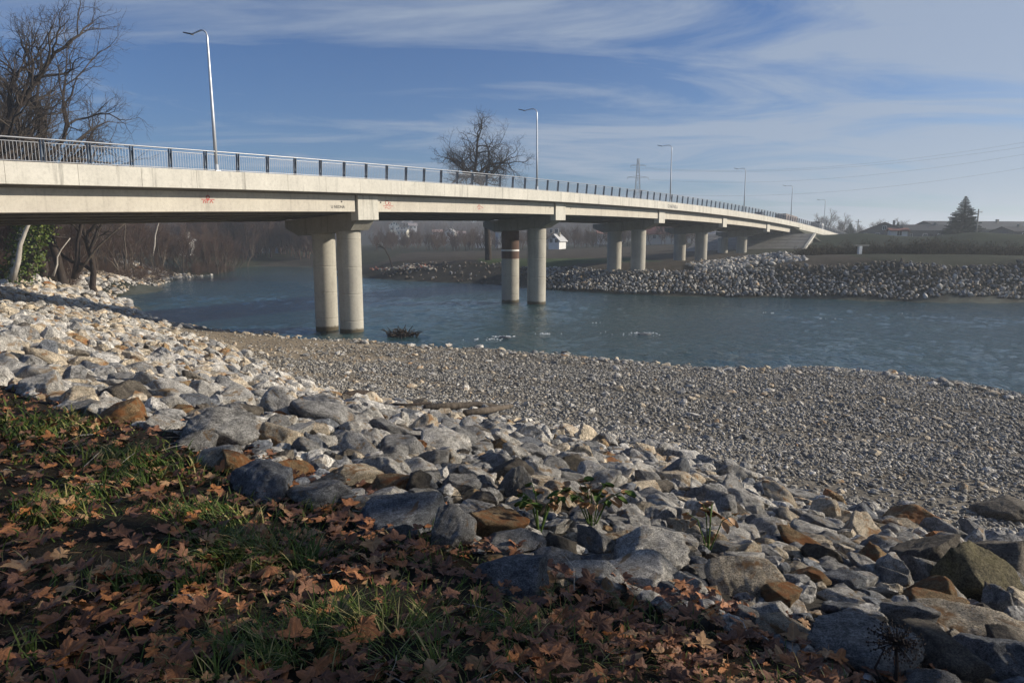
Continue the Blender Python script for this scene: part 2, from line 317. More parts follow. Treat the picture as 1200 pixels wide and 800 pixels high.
def build_ground():
    az = np.concatenate([np.linspace(-46, 46, 230), np.linspace(46, 314, 80)[1:-1]])*math.pi/180
    rr = np.concatenate([[0.0], np.geomspace(.6, 420, 330), np.geomspace(430, 9000, 34)])
    A, Rr = np.meshgrid(az, rr); X = (np.sin(A)*Rr).ravel(); Y = (np.cos(A)*Rr).ravel(); Z = H(X, Y)
    sl_ = poly_in(X, Y, SLOPE); bar = poly_in(X, Y, BAR); far = poly_in(X, Y, FARSLOPE); riv = poly_in(X, Y, RIVER)
    near_g = (~sl_) & (~bar) & (~riv) & (~far) & (np.hypot(X, Y) < 60) & (Z > -3.5) & (Y < 60)
    Z = Z+np.where(near_g & (np.hypot(X, Y) < 14), .05*np.sin(X*2.3+Y)*np.cos(Y*1.9-X*.7)+.02*np.sin(X*7)*np.cos(Y*6), 0)
    na, nr = len(az), len(rr)
    i = np.arange(nr-1)[:, None]*na; j = np.arange(na)[None]
    F = np.stack([i+j, i+(j+1) % na, i+na+(j+1) % na, i+na+j], -1).reshape(-1, 4)[:, ::-1]
    col = np.zeros((len(X), 4), np.float32); col[:, 3] = 1
    def put(mask, c): col[mask, :3] = c
    put(np.ones(len(X), bool), (.036,.038,.024))                       # far fields and scrub
    put((np.hypot(X, Y) > 400), (.045,.042,.038))
    lv = dist_line(X, Y, LEVEE) < 16; put(lv, (.022,.030,.015))
    put((Y > 84) & (X > -30) & (X < 45) & (Y < 200) & ~lv, (.060,.050,.038))
    gr = (Y > 108) & (Y < 128) & (X > -6) & (X < 24); put(gr, (.055,.075,.030))
    put(near_g, (.030,.024,.016)); put(sl_, (.055,.050,.042)); put(far, (.05,.045,.036)); put(riv, (.08,.085,.07))
    # the pebble bar: brown sand upstream, grey pebbles downstream
    k = np.clip((X+14)/16+.5*np.sin(X*.35+Y*.2)*.3, 0, 1)[:, None]
    cb = (1-k)*np.array([.30,.245,.175])+k*np.array([.19,.17,.14]); cb = cb*(.45+.55*np.clip(dist_line(X, Y, WATER_NEAR)/1.4, 0, 1))[:, None]; col[bar, :3] = cb[bar]
    me = mesh_np('ground', np.stack([X, Y, Z], 1), F, smooth=True)
    set_attr(me, 'albedo', 'FLOAT_COLOR', 'POINT', col)
    m = mat('ground_soil', (.1,.1,.1), .95, spec=.1); t = NT(m); co = t.coord('Object', False)
    a = t.node('ShaderNodeAttribute', attribute_name='albedo')
    n1 = t.noise(co, .25, 8, .65); n2 = t.noise(co, 3, 8, .7); n3 = t.noise(co, 28, 5, .7)
    c = t.mix(1.0, a.outputs['Color'], t.ramp(n1, [(.35, .65), (.65, 1.3)]), 'MULTIPLY')
    c = t.mix(1.0, c, t.ramp(n2, [(.3, .6), (.7, 1.35)]), 'MULTIPLY'); c = t.mix(1.0, c, t.ramp(n3, [(.3, .55), (.7, 1.4)]), 'MULTIPLY')
    t.color(c); t.normal(t.bump(n3, .8, .03, t.bump(n2, .6, .12))); me.materials.append(m)
    return tag(link('ground', me), kind='structure')
ground = build_ground()

def build_water():
    m = mat('river_water', (.020,.045,.050), .07, spec=.5); t = NT(m); t.b.inputs['IOR'].default_value = 1.33
    co = t.coord('Object', False)
    mp = t.node('ShaderNodeMapping'); mp.inputs['Rotation'].default_value = (0, 0, R(28)); mp.inputs['Scale'].default_value = (1, .55, 1); t.L.new(co, mp.inputs[0])
    n1 = t.noise(mp.outputs[0], .45, 5, .55, .6); n2 = t.noise(mp.outputs[0], 2.6, 5, .6, .5); n3 = t.noise(mp.outputs[0], 9, 3, .6)
    lg = t.noise(co, .05, 4, .5)
    t.color(t.mix(t.ramp(lg, [(.35, 0.0), (.65, 1.0)]), (.014,.044,.050), (.026,.066,.068)))
    t.normal(t.bump(n3, .7, .05, t.bump(n2, 1.0, .16))); return m
M_water = build_water()
def water_mesh():
    xs = np.concatenate([np.linspace(-400, -62, 20), np.arange(-60, 62, .36), np.linspace(64, 400, 20)]); ys = np.concatenate([np.linspace(-60, 24, 10), np.arange(25, 60, .30), np.arange(60, 110, .6), np.linspace(111, 460, 50)])
    X, Y = np.meshgrid(xs, ys); g = np.random.default_rng(3); Z = np.zeros_like(X); fade = np.clip((130-Y)/50, 0, 1)*np.clip((70-np.abs(X))/10, 0, 1)
    wx = X+1.3*np.sin(Y*.31+.9*np.sin(X*.17)); wy = Y+1.1*np.sin(X*.27+1.3)
    for lam, amp, n in ((7, .022, 4), (3.2, .020, 6), (1.7, .016, 8), (1.0, .010, 8)):
        for _ in range(n):
            a = R(28)+g.normal(0, .75); k = 2*math.pi/(lam*g.uniform(.8, 1.25)); Z += amp/math.sqrt(n)*1.5*np.sin(k*(wx*math.cos(a)+wy*math.sin(a))+g.uniform(0, 6.28))
    Z *= .75+.5*np.sin(X*.11+Y*.07)*np.sin(Y*.16-X*.05)
    nx, ny = len(xs), len(ys); i = np.arange(ny-1)[:, None]*nx; j = np.arange(nx-1)[None]; F = np.stack([i+j, i+j+1, i+nx+j+1, i+nx+j], -1).reshape(-1, 4)
    return mesh_np('river_water', np.stack([X.ravel(), Y.ravel(), (ZW+Z*fade).ravel()], 1), F, [M_water], smooth=True)
wm = water_mesh()
tag(link('river_water', wm), kind='structure')

# ------------------------------------------------------------------ bridge
BX, BY, BA, BK = -20.960, 31.500, 0.59788, 0.00014
Z0, Z1, Z2, XF = 3.354, 0.0388, -0.00026, -0.065
SP = 1.9714
def bz(s): return Z0+Z1*s+Z2*s*s
def B(s, w, z):
    """along the deck edge, across to the upstream side, up from the top of the edge beam"""
    x = BX+math.sin(BA)*s+BK*math.cos(BA)*s*s/2; y = BY+math.cos(BA)*s-BK*math.sin(BA)*s*s/2; a = BA+BK*s
    return Vector((x-w*math.cos(a), y+w*math.sin(a), bz(s)+XF*w+z))
def Bbar(mb, s0, s1, w0, w1, z0, z1, m=0, n=1):
    for i in range(n):
        a = s0+(s1-s0)*i/n; b = s0+(s1-s0)*(i+1)/n
        mb.hexa([B(a,w0,z0),B(b,w0,z0),B(b,w1,z0),B(a,w1,z0),B(a,w0,z1),B(b,w0,z1),B(b,w1,z1),B(a,w1,z1)], m)
    return mb
def s_of_px(px):
    lo, hi = -10.0, 260.0
    for _ in range(50):
        md = (lo+hi)/2; p = B(md, 0, .4); x = 600+F_PX*p.x/(p.y*math.cos(PITCH)-p.z*math.sin(PITCH))
        if x < px: lo = md
        else: hi = md
    return lo
DW = 10.0
bridge = tag(empty('road_bridge', B(20, 5, -9)), 'long pale concrete road bridge on round column pairs crossing the river', 'bridge')
def bpart(mb, name, mats, parent=None, smooth=False):
    o = mb.build(name, mats, None, smooth); o.parent = parent or bridge
    if not parent: o.location = -bridge.location
    return o
S_END = s_of_px(936.5)
S_RAMP = 236.0
s = -.81*SP-3*2.94*4
k_ = 0
while s < S_RAMP:
    e = min(s+2.94, S_RAMP)
    mb = MB(); Bbar(mb, s+.008, e-.008, 0, .32, -.93, 0)
    # drip lip under the edge beam and a chamfered top strip set back a little
    Bbar(mb, s+.008, e-.008, .03, .30, 0, .035)
    bpart(mb, 'fascia_panel', M_conc); s += 2.94
mb = MB(); Bbar(mb, -37, S_END, .325, DW-.3, -.98, -.22, n=70); bpart(mb, 'deck_slab', M_soff_shade)
mb = MB(); Bbar(mb, -37, S_RAMP, .36, 1.9, -.215, -.06, n=80); bpart(mb, 'footway', M_conc2)
mb = MB(); Bbar(mb, -37, S_RAMP, 1.904, DW-.3, -.215, -.16, n=80); bpart(mb, 'carriageway', M_asph)
mb = MB(); Bbar(mb, -37, S_RAMP, DW-.295, DW, -.93, 0, n=80); bpart(mb, 'far_edge_beam', M_conc)
cen = [10.36, 23.83, 37.2, 50.5, 63.9, 77.3]
SPIER = [c*SP for c in cen]; SPIER = [SPIER[0]-26.3]+SPIER
spans = [(-37, SPIER[0])]+list(zip(SPIER[:-1], SPIER[1:]))+[(SPIER[-1], S_END)]
for a, b in spans:
    for gi, w in enumerate((.95, 2.9, 4.9, 6.9, 8.6)):
        g = MB(); z0 = -2.08
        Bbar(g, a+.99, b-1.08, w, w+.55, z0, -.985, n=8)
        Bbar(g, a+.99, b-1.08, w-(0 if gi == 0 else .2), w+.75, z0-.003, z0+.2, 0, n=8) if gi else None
        bpart(g, 'girder', M_conc3 if gi == 0 else M_soff_shade)
def column_px(sp, px, wpx, base):
    """offset across the deck so that the column stands where the photo shows it"""
    lo, hi = 0.5, 14
    for _ in range(40):
        md = (lo+hi)/2; p = B(sp, md, 0); p.z = 0; x = 600+F_PX*p.x/(p.y*math.cos(PITCH))
        if x > px: lo = md
        else: hi = md
    return lo
def column(sp, w, rad, zb, cap, ztop, rusty=False):
    p = B(sp, w, 0); mb = MB(); k = 36; rings = []
    zs = [zb-2.0]; z = -6.35
    zt = p.z+ztop
    lines = [zb+.9+1.95*i for i in range(8)]
    zs += [q for L in lines for q in (L-.10, L-.07, L-.012, L-.006, L+.006, L+.012, L+.07, L+.10) if zb-1 < q < zt-.3]+[zt]
    vs = []; 
    for z in zs:
        gr = any(abs(abs(z-L)-.006) < .001 for L in lines); r = rad-(.012 if gr else 0)
        vs += [(p.x+r*math.cos(2*math.pi*j/k), p.y+r*math.sin(2*math.pi*j/k), z) for j in range(k)]
    fs = [(i*k+j, i*k+(j+1) % k, (i+1)*k+(j+1) % k, (i+1)*k+j) for i in range(len(zs)-1) for j in range(k)]
    mats = [M_colm, M_rust]; mb.add(vs, fs)
    if rusty:
        for fi, f in enumerate(mb.f):
            zc = sum(mb.v[q][2] for q in f)/4
            if zt-3.6 < zc: mb.m[fi] = 1
        zz = zt-2.15; r = rad+.012
        mb.add([(p.x+r*math.cos(2*math.pi*j/k), p.y+r*math.sin(2*math.pi*j/k), z) for z in (zz, zz+.17) for j in range(k)], [(j, (j+1) % k, k+(j+1) % k, k+j) for j in range(k)], 2)
        mats.append(M_white)
    o = mb.build('column', mats, None, False); o.parent = cap
    me = o.data; me.polygons.foreach_set('use_smooth', [True]*len(me.polygons)); 
def col_mat():
    m = concrete('column_concrete', (.42,.40,.34), (.34,.32,.275), dirt=.25); t = NT(m)
    src = t.b.inputs['Base Color'].links[0].from_socket
    g = t.node('ShaderNodeNewGeometry'); sx = t.node('ShaderNodeSeparateXYZ'); t.L.new(g.outputs['Position'], sx.inputs[0])
    n = t.noise(g.outputs['Position'], 3, 4, .6); ad = t.node('ShaderNodeMath', operation='MULTIPLY_ADD'); t.L.new(n, ad.inputs[0]); ad.inputs[1].default_value = .35; t.L.new(sx.outputs[2], ad.inputs[2])
    mr = t.node('ShaderNodeMapRange'); mr.inputs['From Min'].default_value = ZW+.40; mr.inputs['From Max'].default_value = ZW+.55; mr.inputs['To Min'].default_value = 1; mr.inputs['To Max'].default_value = 0; t.L.new(ad.outputs[0], mr.inputs['Value'])
    t.color(t.mix(mr.outputs[0], src, (.085,.07,.045))); return m
M_colm = col_mat()
pier_px = {1: (408.7, 379.3, .86, .84, ZW, ZW), 2: (629, 598, .98, .95, ZW, ZW), 3: (748.3, 720.2, 1.0, 1.0, -4.35, -4.3), 4: (822, 797, 1.0, 1.0, -3.9, -3.9), 5: (869.6, 847.5, .98, .98, -2.95, -2.9)}
for i, sp in enumerate(SPIER):
    if i in pier_px:
        xn, xf, rn, rf, zn, zf = pier_px[i]; wn = column_px(sp, xn, 0, 0); wf = column_px(sp, xf, 0, 0)
    else: wn, wf, rn, rf, zn, zf = 3.3, 6.6, 1, 1, (-3.0 if i == 0 else -2.5), -3.0
    wend = max(wf+3.0, 8.9) if i else 9
    wend = min(wend, 10.9)
    cap = MB(); hw = .86
    prof = [(1.1, -2.085), (wend, -2.085), (wend, -2.65), (wend-1.5, -3.3), (wn-1.15, -3.3), (1.1, -2.64)]
    vs = [B(sp-hw, w, z) for w, z in prof]+[B(sp+hw, w, z) for w, z in prof]; n = 6
    cap.add(vs, [tuple(range(n)), tuple(range(2*n-1, n-1, -1))]+[(q+n, (q+1) % n+n, (q+1) % n, q) for q in range(n)])
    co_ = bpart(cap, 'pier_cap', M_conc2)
    pl = MB(); Bbar(pl, sp-.965, sp+.965, .78, 1.5, -2.66, -.985); Bbar(pl, sp-.95, sp+.95, .80, 1.5, -2.10, -2.07)
    bpart(pl, 'pilaster', M_conc, co_)
    column(sp, wn, rn, zn, co_, -3.29); column(sp, wf, rf, zf, co_, -3.29, rusty=(i == 2))
# abutment with its end pilaster and the side wall of the ramp
mb = MB(); Bbar(mb, S_END-.8, S_END+.8, .75, DW-.4, -5.5, -.985); bpart(mb, 'abutment', M_conc2)
mb = MB(); Bbar(mb, S_END+.81, S_RAMP, .04, .5, -4.2, -.935, n=20); bpart(mb, 'ramp_side_wall', M_conc)
# graffiti and the round weep holes of the girder face
def graffiti(txt, sidx, zc, size, m, w, name='graffiti', shear=0.0):
    cu = bpy.data.curves.new(name, 'FONT'); cu.body = txt; cu.size = size; cu.shear = shear; cu.align_x = 'LEFT'; cu.offset = .012*size
    tmp = bpy.data.objects.new(name, cu); C.objects.link(tmp); dg = bpy.context.evaluated_depsgraph_get()
    me = bpy.data.meshes.new_from_object(tmp.evaluated_get(dg)); C.objects.unlink(tmp); bpy.data.objects.remove(tmp)
    s0 = sidx*SP
    for v in me.vertices:
        p = B(s0+v.co.x, w, zc+v.co.y); v.co = p
    me.materials.clear(); me.materials.append(m)
    o = link(name, me); o.parent = bridge; o.location = -bridge.location; return o
graffiti('BON', -1.55, -1.82, .42, M_black, .944)
graffiti('U NEDNA', 8.72, -1.86, .27, M_black, .944)
graffiti('O NATNELA', 37.15, -.72, .62, mat('grey_spray_paint', (.10,.10,.11), .7), -.006)
def scrawl(s_idx, zc, strokes, m, r=.018):
    mb = MB()
    for st in strokes:
        for (a, b), (c, d) in zip(st[:-1], st[1:]):
            L = math.hypot(c-a, d-b); nx, ny = -(d-b)/L*r, (c-a)/L*r
            q = [B(s_idx*SP+u, .943, zc+v) for u, v in ((a-nx, b-ny), (c-nx, d-ny), (c+nx, d+ny), (a+nx, b+ny))]
            mb.add(q, [(0, 1, 2, 3)])
    o = mb.build('graffiti', m); o.parent = bridge; o.location = -bridge.location
circ = lambda x, y, r_: [(x+r_*math.cos(t*.7), y+r_*math.sin(t*.7)) for t in range(10)]
scrawl(4.05, -1.42, [[(0,0),(.8,0)], [(.12,-.2),(.12,-.08),(.24,-.08),(.24,-.2)], [(.34,-.2),(.34,-.05),(.44,-.05)], [(.5,-.2),(.6,-.05),(.7,-.2)], circ(.4,.12,.1)], M_red, .022)
scrawl(11.2, -1.62, [circ(.35,.18,.16), circ(.62,.12,.1), [(-.05,-.05),(1.0,-.05)], [(.1,-.2),(.3,-.14),(.5,-.24),(.75,-.18)]], M_red, .018)
scrawl(16.85, -1.55, [[(0,-.1),(.25,.15),(.3,-.15)], [(.35,.1),(.6,-.05),(.85,-.1)], [(.1,-.22),(.5,-.2)]], M_red, .022)
for si in (9.2, 11.05, 22.9, 25.0):
    p = B(si*SP, .94, -1.36); mb = MB(); mb.tube([B(si*SP, .93, -1.42), B(si*SP, 1.0, -1.42)], .055, 10); bpart(mb, 'drain_hole', M_black)

# ------------------------------------------------------------------ railing
rail = tag(empty('railing', B(0, .15, 0)), 'galvanised pedestrian railing with dark slanted posts along the bridge edge', 'railing')
def rpart(mb, name, m, smooth=False, parent=None):
    o = mb.build(name, m, None, smooth); o.parent = rail; o.location = -rail.location; return o
RW = .16
def railtube(w, z, r, name):
    rpart(MB().tube([B(-36+i*4, w, z) for i in range(66)], r, 8), name, M_steel, True)
railtube(RW-.03, 1.08, .034, 'handrail'); railtube(RW, .92, .020, 'middle_rail'); railtube(RW, .10, .020, 'bottom_rail')
pos = list(range(-16, 119))
for i in pos:
    c = i*SP; mb = MB()
    for d in (-.07, .055):
        Q = [(c+d, RW-.02, .035), (c+d+.02, RW-.02, .035), (c+d+.02, RW+.12, .035), (c+d, RW+.12, .035), (c+d, RW-.10, 1.06), (c+d+.02, RW-.10, 1.06), (c+d+.02, RW+.03, 1.06), (c+d, RW+.03, 1.06)]
        mb.hexa([B(*q) for q in Q])
    Bbar(mb, c-.05, c+.055, RW+.0, RW+.05, .3, .85); Bbar(mb, c-.10, c+.10, RW-.03, RW+.13, .03, .045)
    rpart(mb, 'post', M_post)
bal = []
for i in pos[:-1]:
    for j in range(1, 14): bal.append(i*SP+j*SP/14)
vis = [b for b in bal if b > -.95*SP][:298]; vs_ = set(vis)
for b in vis: rpart(MB().hexa([B(b-.006, RW-.006, .11), B(b+.006, RW-.006, .11), B(b+.006, RW+.006, .11), B(b-.006, RW+.006, .11), B(b-.006, RW-.006, .91), B(b+.006, RW-.006, .91), B(b+.006, RW+.006, .91), B(b-.006, RW+.006, .91)]), 'baluster', M_steel)
mb = MB()
for b in bal:
    if b not in vs_: mb.hexa([B(b-.006, RW-.006, .11), B(b+.006, RW-.006, .11), B(b+.006, RW+.006, .11), B(b-.006, RW+.006, .11), B(b-.006, RW-.006, .91), B(b+.006, RW-.006, .91), B(b+.006, RW+.006, .91), B(b-.006, RW+.006, .91)])
tag(rpart(mb, 'baluster', M_steel), kind='stuff')

# ------------------------------------------------------------------ lamps
def make_lamp():
    r_ = empty('street_lamp')
    H_ = 7.35
    pole = [(0,0,0),(0,0,3),(0,0,6.2),(0,0,H_-.35)]+[(0, .55*(1-math.cos(t)), H_-.35+.42*math.sin(t)) for t in (.3,.6,.9,1.2,1.5)]+[(0,1.25,H_+.0),(0,1.38,H_-.02)]
    rad = [.095,.085,.062,.052]+[.045]*5+[.038,.036]
    MB().tube(pole, rad, 12).build('pole', M_lampst, r_, True)
    b_ = MB(); b_.box(-.16,.16,-.16,.16,0,.03); b_.tube([(0,0,.03),(0,0,.35)], .11, 12); b_.build('base_plate', M_lampst, r_)
    h = MB(); h.hexa([(-.10,1.32,H_-.06),(.10,1.32,H_-.06),(.13,1.95,H_+.12),(-.13,1.95,H_+.12),(-.09,1.30,H_+.02),(.09,1.30,H_+.02),(.10,1.97,H_+.19),(-.10,1.97,H_+.19)])
    h.build('lamp_head', M_lamph, r_); return r_
lamp_idx = [4.33, 21.05, 37.75, 54.5, 71.2, 88.0]
lamp_lab = ['tall street lamp nearest the camera rising above the left railing', 'second street lamp, rising just right of the big bare tree', 'third street lamp, standing above the grey writing on the bridge', 'fourth street lamp along the bridge, over the fourth column pair', 'fifth street lamp, above the far column pair near the bridge end', 'farthest hazy street lamp above the ramp at the bridge end']
def dup(o, parent=None):
    c = o.copy(); C.objects.link(c)
    if parent: c.parent = parent
    for ch in list(o.children): dup(ch, c)
    return c
L0 = make_lamp()
for i, (ix, lb) in enumerate(zip(lamp_idx, lamp_lab)):
    o = L0 if i == 0 else dup(L0)
    o.location = B(ix*SP, .03+.14, .04); o.rotation_euler = (0, R(-.6), math.pi/2-BA+R(2))
    tag(o, lb, 'street lamp', 'street lamps along the bridge edge')

# ------------------------------------------------------------------ rocks
def ico(sub):
    import bmesh
    bm = bmesh.new(); bmesh.ops.create_icosphere(bm, subdivisions=sub, radius=1); 
    V = np.array([v.co[:] for v in bm.verts]); Fc = np.array([[v.index for v in f.verts] for f in bm.faces]); bm.free(); return V, Fc
ICO = {i: ico(i) for i in (1, 2, 3, 4, 5)}
def rock_shape(seed, sub, sharp=170.0, n=17):
    g = np.random.default_rng(seed); V, Fc = ICO[sub]
    N = g.normal(size=(n, 3)); N[:, 2] *= .9; N /= np.linalg.norm(N, axis=1)[:, None]
    h = g.uniform(.56, .96, n)
    d = V@N.T; r = np.where(d > .05, h/np.maximum(d, .05), 9.0)
    r = -np.log(np.exp(-sharp*r).sum(1))/sharp; r = np.minimum(r, 1.15)
    P = V*r[:, None]
    # cheap fractal relief from summed sines
    dd = np.zeros(len(V))
    for o_ in range(1, 7 if sub >= 4 else 3):
        for _ in range(3):
            k = g.normal(size=3)*(1.9**o_); dd += np.sin(P@k+g.uniform(0, 6.28)+1.5*np.sin(P@k[::-1]*.7))*(.0135/1.25**o_)
    # a few stepped fracture planes
    for _ in range(3):
        k = g.normal(size=3); k /= np.linalg.norm(k); dd += .018*np.tanh(6*np.sin(P@k*g.uniform(3, 8)+g.uniform(0, 6)))
    return P*(1+dd)[:, None]
NPRO = 14
PRO = {s_: [rock_shape(100+i, s_) for i in range(NPRO)] for s_ in (1, 2, 3, 4)}
HI = [mesh_np('rock', rock_shape(100+i, 5), ICO[5][1], [ROCK['grey']], smooth=True) for i in range(NPRO)]
MID = [mesh_np('rock', PRO[4][i], ICO[4][1], [ROCK['grey']], smooth=True) for i in range(NPRO)]
def rot_np(e):
    return np.array(Euler(e).to_matrix())
def slope_n(x, y):
    e = .3; z = H([x-e, x+e, x, x], [y, y, y-e, y+e]); return Vector((-(z[1]-z[0])/(2*e), -(z[3]-z[2])/(2*e), 1)).normalized()
class Rocks:
    def __init__(s): s.v = []; s.f = []; s.m = []; s.n = 0
    def add(s, sub, pi, M, loc, mi):
        V = PRO[sub][pi]@M.T+loc; s.v.append(V); s.f.append(ICO[sub][1]+s.n); s.m.append(np.full(len(ICO[sub][1]), mi)); s.n += len(V)
    def build(s, name, parent=None):
        me = mesh_np(name, np.concatenate(s.v), np.concatenate(s.f), RM, np.concatenate(s.m), smooth=False); return link(name, me, parent)
def set_mat(o, m):
    o.material_slots[0].link = 'OBJECT'; o.material_slots[0].material = m

# boulders one can point at: centre x, y, width, height in the photo, kind, proto, label
HERO = [
 (150,486,50,34,'ochre',0,'tan ochre boulder with a rough face at the grass edge, left'),
 (194,500,54,26,'pale',1,'pale speckled rock just right of the tan ochre boulder'),
 (250,506,84,46,'grey',2,'big grey boulder jutting over the leaves, its left face in shade'),
 (263,533,44,34,'pale',3,'white speckled rock leaning against the big jutting grey boulder'),
 (208,484,32,16,'ochre',4,'small rust orange stone set among pale rocks above the grass'),
 (267,481,34,20,'slate',5,'charcoal dark stone among pale rocks behind the jutting boulder'),
 (313,568,78,42,'slate',6,'blue grey boulder with an orange stained neighbour at the leaf edge'),
 (343,552,38,22,'ochre',7,'orange brown stone resting on the back of the blue grey boulder'),
 (386,581,80,38,'grey',8,'long smooth olive grey boulder at the edge of the leaves'),
 (458,604,106,48,'slate',9,'long low slate blue boulder bordering the leaf litter'),
 (460,574,66,18,'ochre',10,'low yellow ochre slab behind the long slate boulder'),
 (487,571,38,36,'brown',11,'upright brown grey block behind the yellow ochre slab'),
 (530,627,50,54,'grey',12,'smooth pale grey blue rock standing right of the long slate boulder'),
 (580,617,84,44,'ochre',13,'large orange brown boulder above the leaf litter, centre'),
 (592,641,80,26,'grey',0,'flat grey slab lying under the orange brown boulder'),
 (606,674,92,60,'slate',1,'dark blue pointed boulder with white streaks half buried in leaves'),
 (752,645,92,50,'pale',2,'big whitish grey boulder with a sunlit right face above the leaves'),
 (752,680,96,38,'pale',9,'speckled grey boulder in shade in front of the whitish one'),
 (658,641,36,40,'brown',4,'small pointed purple grey rock beside the green weed'),
 (700,662,44,34,'slate',5,'dark bluish stone wedged between pointed rock and whitish boulder'),
 (636,588,60,34,'cream',6,'rounded cream topped boulder behind the green weeds'),
 (866,680,74,50,'cream',7,'blocky cream boulder with a flat sunlit face, right of the weeds'),
 (905,722,52,34,'pale',8,'jagged white rock with a pinkish face near the leaves, right'),
 (880,600,44,26,'grey',9,'grey rock half sunk at the pebble edge, right of centre'),
 (1022,660,32,44,'ochre',10,'triangular rust red slab standing on edge'),
 (1051,675,36,40,'pale',11,'white lichen spotted rock right of the rust red slab'),
 (1074,674,40,42,'grey',12,'rounded light grey rock between white rock and brown wedge'),
 (1082,662,70,72,'brown',13,'tall brown grey wedge of rock beside the pebbles'),
 (1143,682,76,78,'moss',0,'large moss covered boulder at the right edge of the bank'),
 (1158,660,96,66,'brown',1,'long dark curved boulder behind the moss covered one'),
 (1066,609,56,30,'ochre',2,'yellow sandstone boulder lying alone on the pebbles'),
 (990,680,50,38,'slate',3,'dark grey block with a rusty underside left of the red slab'),
 (1178,598,46,30,'brown',3,'broad brownish rock on the pebbles at the right border'),
 (1002,757,96,66,'grey',5,'huge grey slab low on the right, partly in shade'),
 (1098,775,84,60,'brown',6,'brown olive boulder at the bottom right corner'),
 (1126,734,90,34,'cream',7,'long cream ridge of rock above the bottom right corner'),
 (1176,778,70,54,'slate',8,'blue grey boulder in the bottom right corner'),
 (1086,708,60,30,'ochre',9,'stone with an orange stained top under the moss covered boulder'),
 (1166,712,34,46,'grey',10,'small upright grey rock at the right border below the mossy one'),
 (627,512,44,36,'pale',11,'white boulder at the pebble edge right of the driftwood'),
 (680,536,38,34,'cream',12,'yellowish cream boulder at the pebble edge, centre'),
 (458,556,42,34,'pale',13,'small white boulder with a notch, centre left of the slope'),
 (320,478,54,26,'pale',0,'long white rock lying on the upper slope left of centre'),
 (52,452,44,34,'pale',1,'broad white boulder above the grass at the far left'),
 (88,470,36,26,'cream',2,'cream boulder with an orange corner above the grass, left'),
 (405,520,46,26,'grey',3,'rounded grey boulder in the middle of the slope'),
]
placed = []   # x, y, r of all rocks
hero_objs = []
for k, (px, py, wp, hp, kind, pi, lab) in enumerate(HERO):
    p = hit(px, py+hp*.32); d = p.length; sx = wp/F_PX*d/2*1.02; sz = max(hp/F_PX*d/2*1.15, sx*.42); sy = (sx*.75+sz*.4)
    g = np.random.default_rng(900+k)
    fw = Vector((p.x, p.y, 0)).normalized(); q = p+fw*sy*.35
    o = link('boulder', HI[pi], None, (q.x, q.y, h1(q.x, q.y)+sz*.30), (g.uniform(-.25, .25), g.uniform(-.25, .25), -math.atan2(p.x, p.y)+g.uniform(-.3, .3)+(math.pi if g.random() < .5 else 0)), (sx*1.08, sy, sz*1.05))
    set_mat(o, ROCK[kind]); tag(o, lab, 'boulder', 'boulders of the bank protection'); placed.append((q.x, q.y, max(sx, sy)*.82))
def sample(poly, bounds, rfun, tries, over=.80, seed=1, keep=None):
    g = np.random.default_rng(seed); x = g.uniform(bounds[0], bounds[1], tries); y = g.uniform(bounds[2], bounds[3], tries)
    ok = poly_in(x, y, poly); 
    vis_ = (y > 1.5) & (np.abs(x) < y*.80+3.5); ok &= vis_
    x, y = x[ok], y[ok]; out = []; cs = 1.3; grid = {}
    base = [] if keep is None else keep
    for (a, b, r_) in base: grid.setdefault((int(a//cs), int(b//cs)), []).append((a, b, r_))
    us = g.random(len(x))
    for a, b, u in zip(x, y, us):
        r_ = rfun(a, b, u); i, j = int(a//cs), int(b//cs); good = True
        for ii in (i-1, i, i+1):
            for jj in (j-1, j, j+1):
                for (c, d_, r2) in grid.get((ii, jj), ()):
                    if (a-c)**2+(b-d_)**2 < ((r_+r2)*over)**2: good = False; break
                if not good: break
            if not good: break
        if good: out.append((a, b, r_)); grid.setdefault((i, j), []).append((a, b, r_))
    return out
big = sample(SLOPE, (-62, 18, 1.5, 60), lambda a, b, u: (.14+.25*u**1.8)*min(1, max(.42, math.hypot(a, b)/10.5)), 150000, .68, 1, placed)
big2 = sample(SLOPE, (-75, -25, 55, 132), lambda a, b, u: .30+.35*u, 40000, .74, 2)
med = sample(SLOPE, (-22, 16, 1.5, 30), lambda a, b, u: (.08+.09*u)*min(1, max(.45, math.hypot(a, b)/10)), 70000, .66, 3, placed+big)
edge = sample([(x, y+.3) for x, y in WATER_NEAR[5:20]]+[(x-.7, y-1.7) for x, y in WATER_NEAR[5:20][::-1]], (-34, 30, 20, 62), lambda a, b, u: .10+.20*u**2.2, 9000, .72, 4)
bar2 = sample([p[:2] for p in T_LINE[:7]]+WATER_NEAR[:8][::-1], (-70, -22, 45, 135), lambda a, b, u: .16+.3*u*u, 12000, .8, 11)
strag = sample(BAR, (-20, 16, 10, 40), lambda a, b, u: .06+.15*u**4, 5000, 1.3, 5, placed+big)
def kind_for(x, y, u):
    left = np.clip((-x-1)/9, 0, 1)
    pr = {'slate': .07-.04*left, 'grey': .31-.19*left, 'pale': .38+.10*left, 'cream': .13+.16*left, 'ochre': .035, 'brown': .075-.05*left}
    ks = list(pr); w = np.cumsum([pr[k] for k in ks]); return ks[int(np.searchsorted(w/w[-1], u))]
bank = tag(empty('rocky_bank', (0, 12, -4)), kind='structure')
allr = [(a, b, r_, 0) for a, b, r_ in big]+[(a, b, r_, 1) for a, b, r_ in big2]+[(a, b, r_, 2) for a, b, r_ in med]+[(a, b, r_, 3) for a, b, r_ in edge]+[(a, b, r_, 4) for a, b, r_ in strag]+[(a, b, r_, 3) for a, b, r_ in bar2]
info = []
XY = np.array([(q[0], q[1]) for q in allr]); ZZ = H(XY[:, 0], XY[:, 1])
